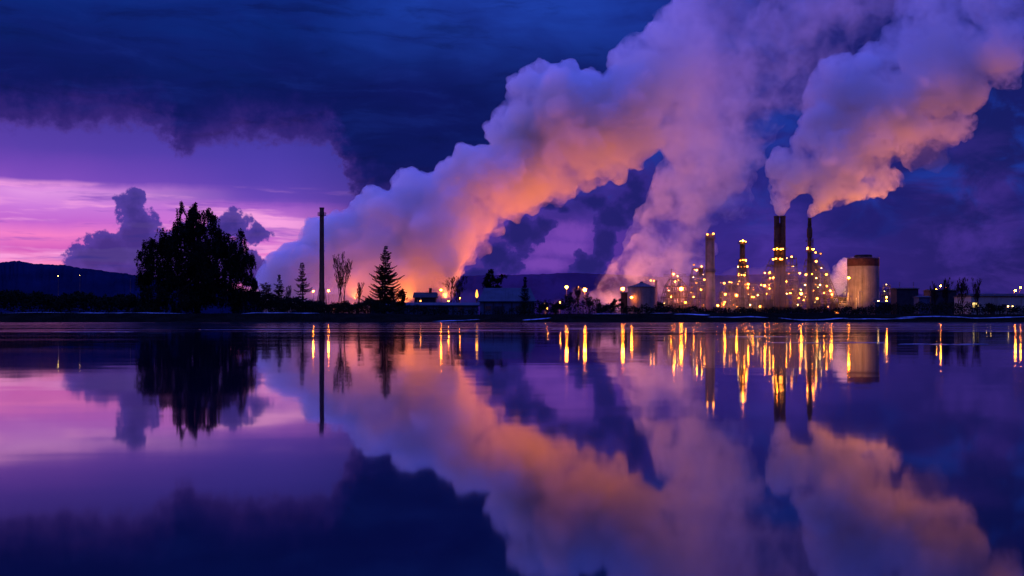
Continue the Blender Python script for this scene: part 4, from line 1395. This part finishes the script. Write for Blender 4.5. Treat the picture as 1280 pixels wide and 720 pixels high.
# --- big silo
d = 680.0
b0 = Vector((xof(1079, d), d, GZ)); sc_ = d / F
rr = 19.2 * sc_
zt, zb, zl = zof(324, d) - GZ, zof(333, d) - GZ, zof(318.6, d) - GZ
root = empty("silo", b0, "big round pale silo with a dark red band and flat cap", "silo")
MB().lathe([(rr, -0.1), (rr, zb * 0.5), (rr * 1.004, zb * 0.502), (rr * 1.004, zb * 0.51), (rr, zb * 0.512), (rr, zb)], 48).build("shell", M_white, root)
MB().lathe([(rr * 1.012, zb + 0.02), (rr * 1.012, zt), (rr * 0.99, zt + 0.3), (rr * 0.55, zt + 0.9)], 48).build("band", M_rust, root)
MB().lathe([(rr * 0.56, zt + 0.3), (rr * 0.56, zl - 0.4), (rr * 0.52, zl), (0.4, zl + 0.2)], 32).build("cap", M_dark, root)
mb = MB()
n_ = 40
for k in (0.6, 1.15):
    mb.tube([(rr * math.cos(2 * math.pi * i / n_), rr * math.sin(2 * math.pi * i / n_), zt + k) for i in range(n_ + 1)], 0.06, 3, False)
for i in range(n_):
    a = 2 * math.pi * i / n_
    mb.tube([(rr * math.cos(a), rr * math.sin(a), zt), (rr * math.cos(a), rr * math.sin(a), zt + 1.15)], 0.05, 3)
mb.build("railing", M_steel, root)
mb = MB(); ladder(mb, -rr * 0.35, -rr * 0.96, 1, zb); mb.build("ladder", M_steel, root)
pb = MB()
for k, q in enumerate((-0.75, -0.62, 0.3, 0.7)):
    pb.tube([(rr * q, -rr * 1.05, 0), (rr * q, -rr * 1.05, zb * (0.5 if k % 2 else 0.38)), (rr * (q + 0.25), -rr * 1.02, zb * (0.5 if k % 2 else 0.38))], 0.2, 6)
pb.build("pipework", M_grey, root)
framework("pipe_rack", "low dark pipe rack between the silo and the bluish shed", [(391, 1090, 1122), (384, 1090, 1121)], 640, 107,
          [(1090, 377.5, .8, 'w'), (1097.8, 376.3, 1.3, 'p'), (1094.5, 379.8, .9, 'w'), (1103, 377, .7, 'p'), (1046, 389, .7, 's')][:4], cat="pipe rack", vessels=2, dens=1.2)
framework("pipe_rack", "low pipe rack in the shade left of the big silo", [(391, 1040, 1062), (380, 1041, 1061), (372, 1046, 1060)], 672, 108,
          [(1046, 389, .9, 's'), (1050, 379, .6, 's')], cat="pipe rack", vessels=2, dens=1.6)
framework("gantry", "small dark gantry with one white light right of the silo", [(391, 1102, 1114), (370, 1103, 1113), (358, 1105, 1112)], 705, 109, [(1108, 355.5, .8, 'p')], cat="gantry", vessels=1)

# --- street lamps
for a in [(392, 364, 690, "left of two orange street lamps flanking the lone chimney", 0.9), (411, 363.5, 690, "right of two orange street lamps flanking the lone chimney", 1.05),
          (708.2, 359, 692, "leftmost of the tall orange street lamps above the scrub", 1.5), (723.3, 358.6, 700, "small dim orange lamp between two brighter street lamps", 0.55),
          (731, 362.3, 692, "bright orange street lamp just left of the glowing steam", 1.75), (778.3, 361, 690, "bright orange street lamp left of the conical tank", 1.65),
          (851.2, 361, 684, "brightest orange street lamp in front of the crane jib unit", 1.8), (1060.2, 347.3, 655, "tall orange street lamp in front of the big silo", 1.1),
          (1107.5, 371.3, 620, "lamp on the pole with two lights by the bluish shed", 0.75), 
          (1174.8, 357.4, 600, "upper lamp of three glowing through the bare tree", 0.9), (1169.3, 361.8, 600, "lower left lamp of three by the bare tree", 0.75),
          (1268, 363.2, 600, "bright orange street lamp above the beige hall roof", 1.05), (1274.6, 359.3, 610, "higher orange street lamp at the right edge of the photo", 0.8), (1275, 369, 610, "lowest small lamp of the cluster at the right edge", 0.55),
          (551.5, 362.5, 420, "pale orange lamp half hidden by twigs in front of the steam", 0.9), (574.8, 373, 400, "small orange lamp below the twiggy tree", 0.55)]:
    street_lamp(*a)
street_lamp(1182, 359.8, 600, "small red lamp of three glowing by the bare tree", 0.55, kind='r')
for px, py, d, sz, lb in [(681.5, 379.8, 420, 1.0, "upper left light of the low cluster beside the barn"), (693, 382.3, 420, 1.0, "right light of the low cluster beside the barn"), (684.2, 385, 420, 0.75, "lowest light of the low cluster beside the barn"), (700, 377.6, 420, 0.7, "separate yellow yard light right of the low cluster"),
                          (522.3, 379, 320, 0.7, "lower of two small yellow lights before the cottage"), (526, 376.3, 320, 0.65, "upper of two small yellow lights before the cottage"), (561, 376.5, 320, 0.5, "tiny orange yard light under the twiggy tree"),
                          (1107.3, 376, 618, 0.7, "lower light beside the bluish shed right of the silo"), (1232, 387.5, 400, 0.6, "tiny white light low in front of the beige hall"), (1237, 387.2, 400, 0.75, "small white light beside the tiny one before the hall"),
                          (1258.5, 383, 410, 0.7, "pale light near the middle of the beige hall front"), (1264, 383, 410, 0.6, "pale light right of the one before the hall front")]:
    street_lamp(px, py, d, lb, sz, kind='p' if px > 1200 else 's' if px > 540 else 'w', group="low yard lights")
# tall flare burner at the left end of the barn
d = 420.0
b0 = Vector((xof(596, d), d, GZ))
root = empty("flare_burner", b0, "short burner with a tall orange flame left of the barn roof", "flare")
hb = zof(372.5, d) - GZ
MB().lathe([(0.5, 0), (0.35, 0.5), (0.3, hb - 1), (0.55, hb - 0.6), (0.5, hb)], 12).build("pipe", M_steel, root)
s = d / F
MB().lathe([(0.2 * s, 0), (1.7 * s, 1.6 * s), (1.6 * s, 5 * s), (0.9 * s, 8 * s), (0.15 * s, 10.5 * s)], 12, (0, 0, hb + 0.02)).build("flame", glow("flame", (1.0, 0.32, 0.04), 4.0), root, smooth=True)
# ------------------------------------------------------------------ upward floodlighting of the plant and its steam
def flood(frm, to, energy, col=(1.0, 0.20, 0.03), angle=130, rad=0.8):
    l = bpy.data.lights.new("plant_floodlight", 'SPOT')
    l.energy = energy; l.color = col; l.shadow_soft_size = rad
    l.spot_size = R(angle); l.spot_blend = 0.8
    o = bpy.data.objects.new("plant_floodlight", l); o.location = at(*frm); COL.objects.link(o)
    o.rotation_euler = (at(*to) - o.location).to_track_quat('-Z', 'Y').to_euler()
    return o

for a in [((430, 386, 728), (435, 340, 760), 2.2e4), ((478, 386, 728), (480, 330, 760), 3.6e4), ((530, 386, 730), (530, 320, 760), 4e4), ((768, 388, 762), (772, 340, 800), 1.5e5), ((745, 388, 756), (748, 345, 790), 6e4), ((412, 388, 728), (410, 350, 750), 1.5e4), ((443, 372, 742), (447, 340, 760), 3e4), ((505, 380, 750), (512, 330, 762), 6e4), ((556, 372, 752), (556, 320, 770), 6e4), ((600, 380, 756), (604, 250, 770), 1.6e5), ((640, 382, 752), (640, 200, 765), 2.2e5),
          ((690, 384, 755), (695, 200, 770), 2.1e5), ((735, 384, 775), (740, 260, 790), 1.7e5), ((762, 384, 780), (775, 330, 800), 1.2e5), ((800, 384, 785), (810, 280, 800), 1.0e5), ((850, 384, 780), (855, 260, 800), 0.6e5),
          ((985, 345, 690), (1000, 240, 700), 5e3), ((1045, 375, 705), (1060, 250, 705), 6e4), ((1058, 366, 690), (1050, 340, 720), 5.5e4),
          ((1140, 382, 712), (1110, 220, 706), 4.4e5), ((1225, 382, 720), (1190, 200, 706), 3.6e5)]:
    flood(a[0], a[1], a[2] * 0.6, (1.0, 0.48, 0.08) if a[0][0] == 1058 else (1.0, 0.26, 0.035) if a[0][0] > 730 else (1.0, 0.20, 0.03))
# floodlights that wash the silo, tank and pale chimney
flood((1050, 376, 650), (1064, 350, 680), 1.0e5, (1, 0.36, 0.08), 70)
flood((1098, 380, 640), (1085, 350, 680), 8e2, (1, 0.35, 0.15), 110)
flood((786, 384, 570), (790, 365, 600), 2.0e3, (1, 0.40, 0.12), 110)
flood((884, 384, 660), (888, 320, 690), 1.8e4, (1, 0.42, 0.2), 70)
flood((975, 384, 660), (975, 330, 700), 6e3, (1, 0.42, 0.15), 110)
flood((1018, 384, 660), (1015, 330, 690), 5e3, (1, 0.42, 0.15), 110)
flood((925, 386, 670), (925, 340, 705), 7e3, (1, 0.62, 0.2), 120)
flood((852, 386, 650), (850, 350, 700), 6e3, (1, 0.30, 0.06), 120)
flood((406, 388, 500), (404, 330, 520), 3e3, (1, 0.3, 0.06), 110)
sl = bpy.data.lights.new("sun", 'SUN'); sl.energy = 0.55; sl.angle = R(8); sl.color = (0.85, 0.42, 1.0)
so = bpy.data.objects.new("sun", sl); COL.objects.link(so)
so.rotation_euler = Vector((math.sin(R(-72)), math.cos(R(-72)), math.tan(R(3)))).to_track_quat('Z', 'Y').to_euler()
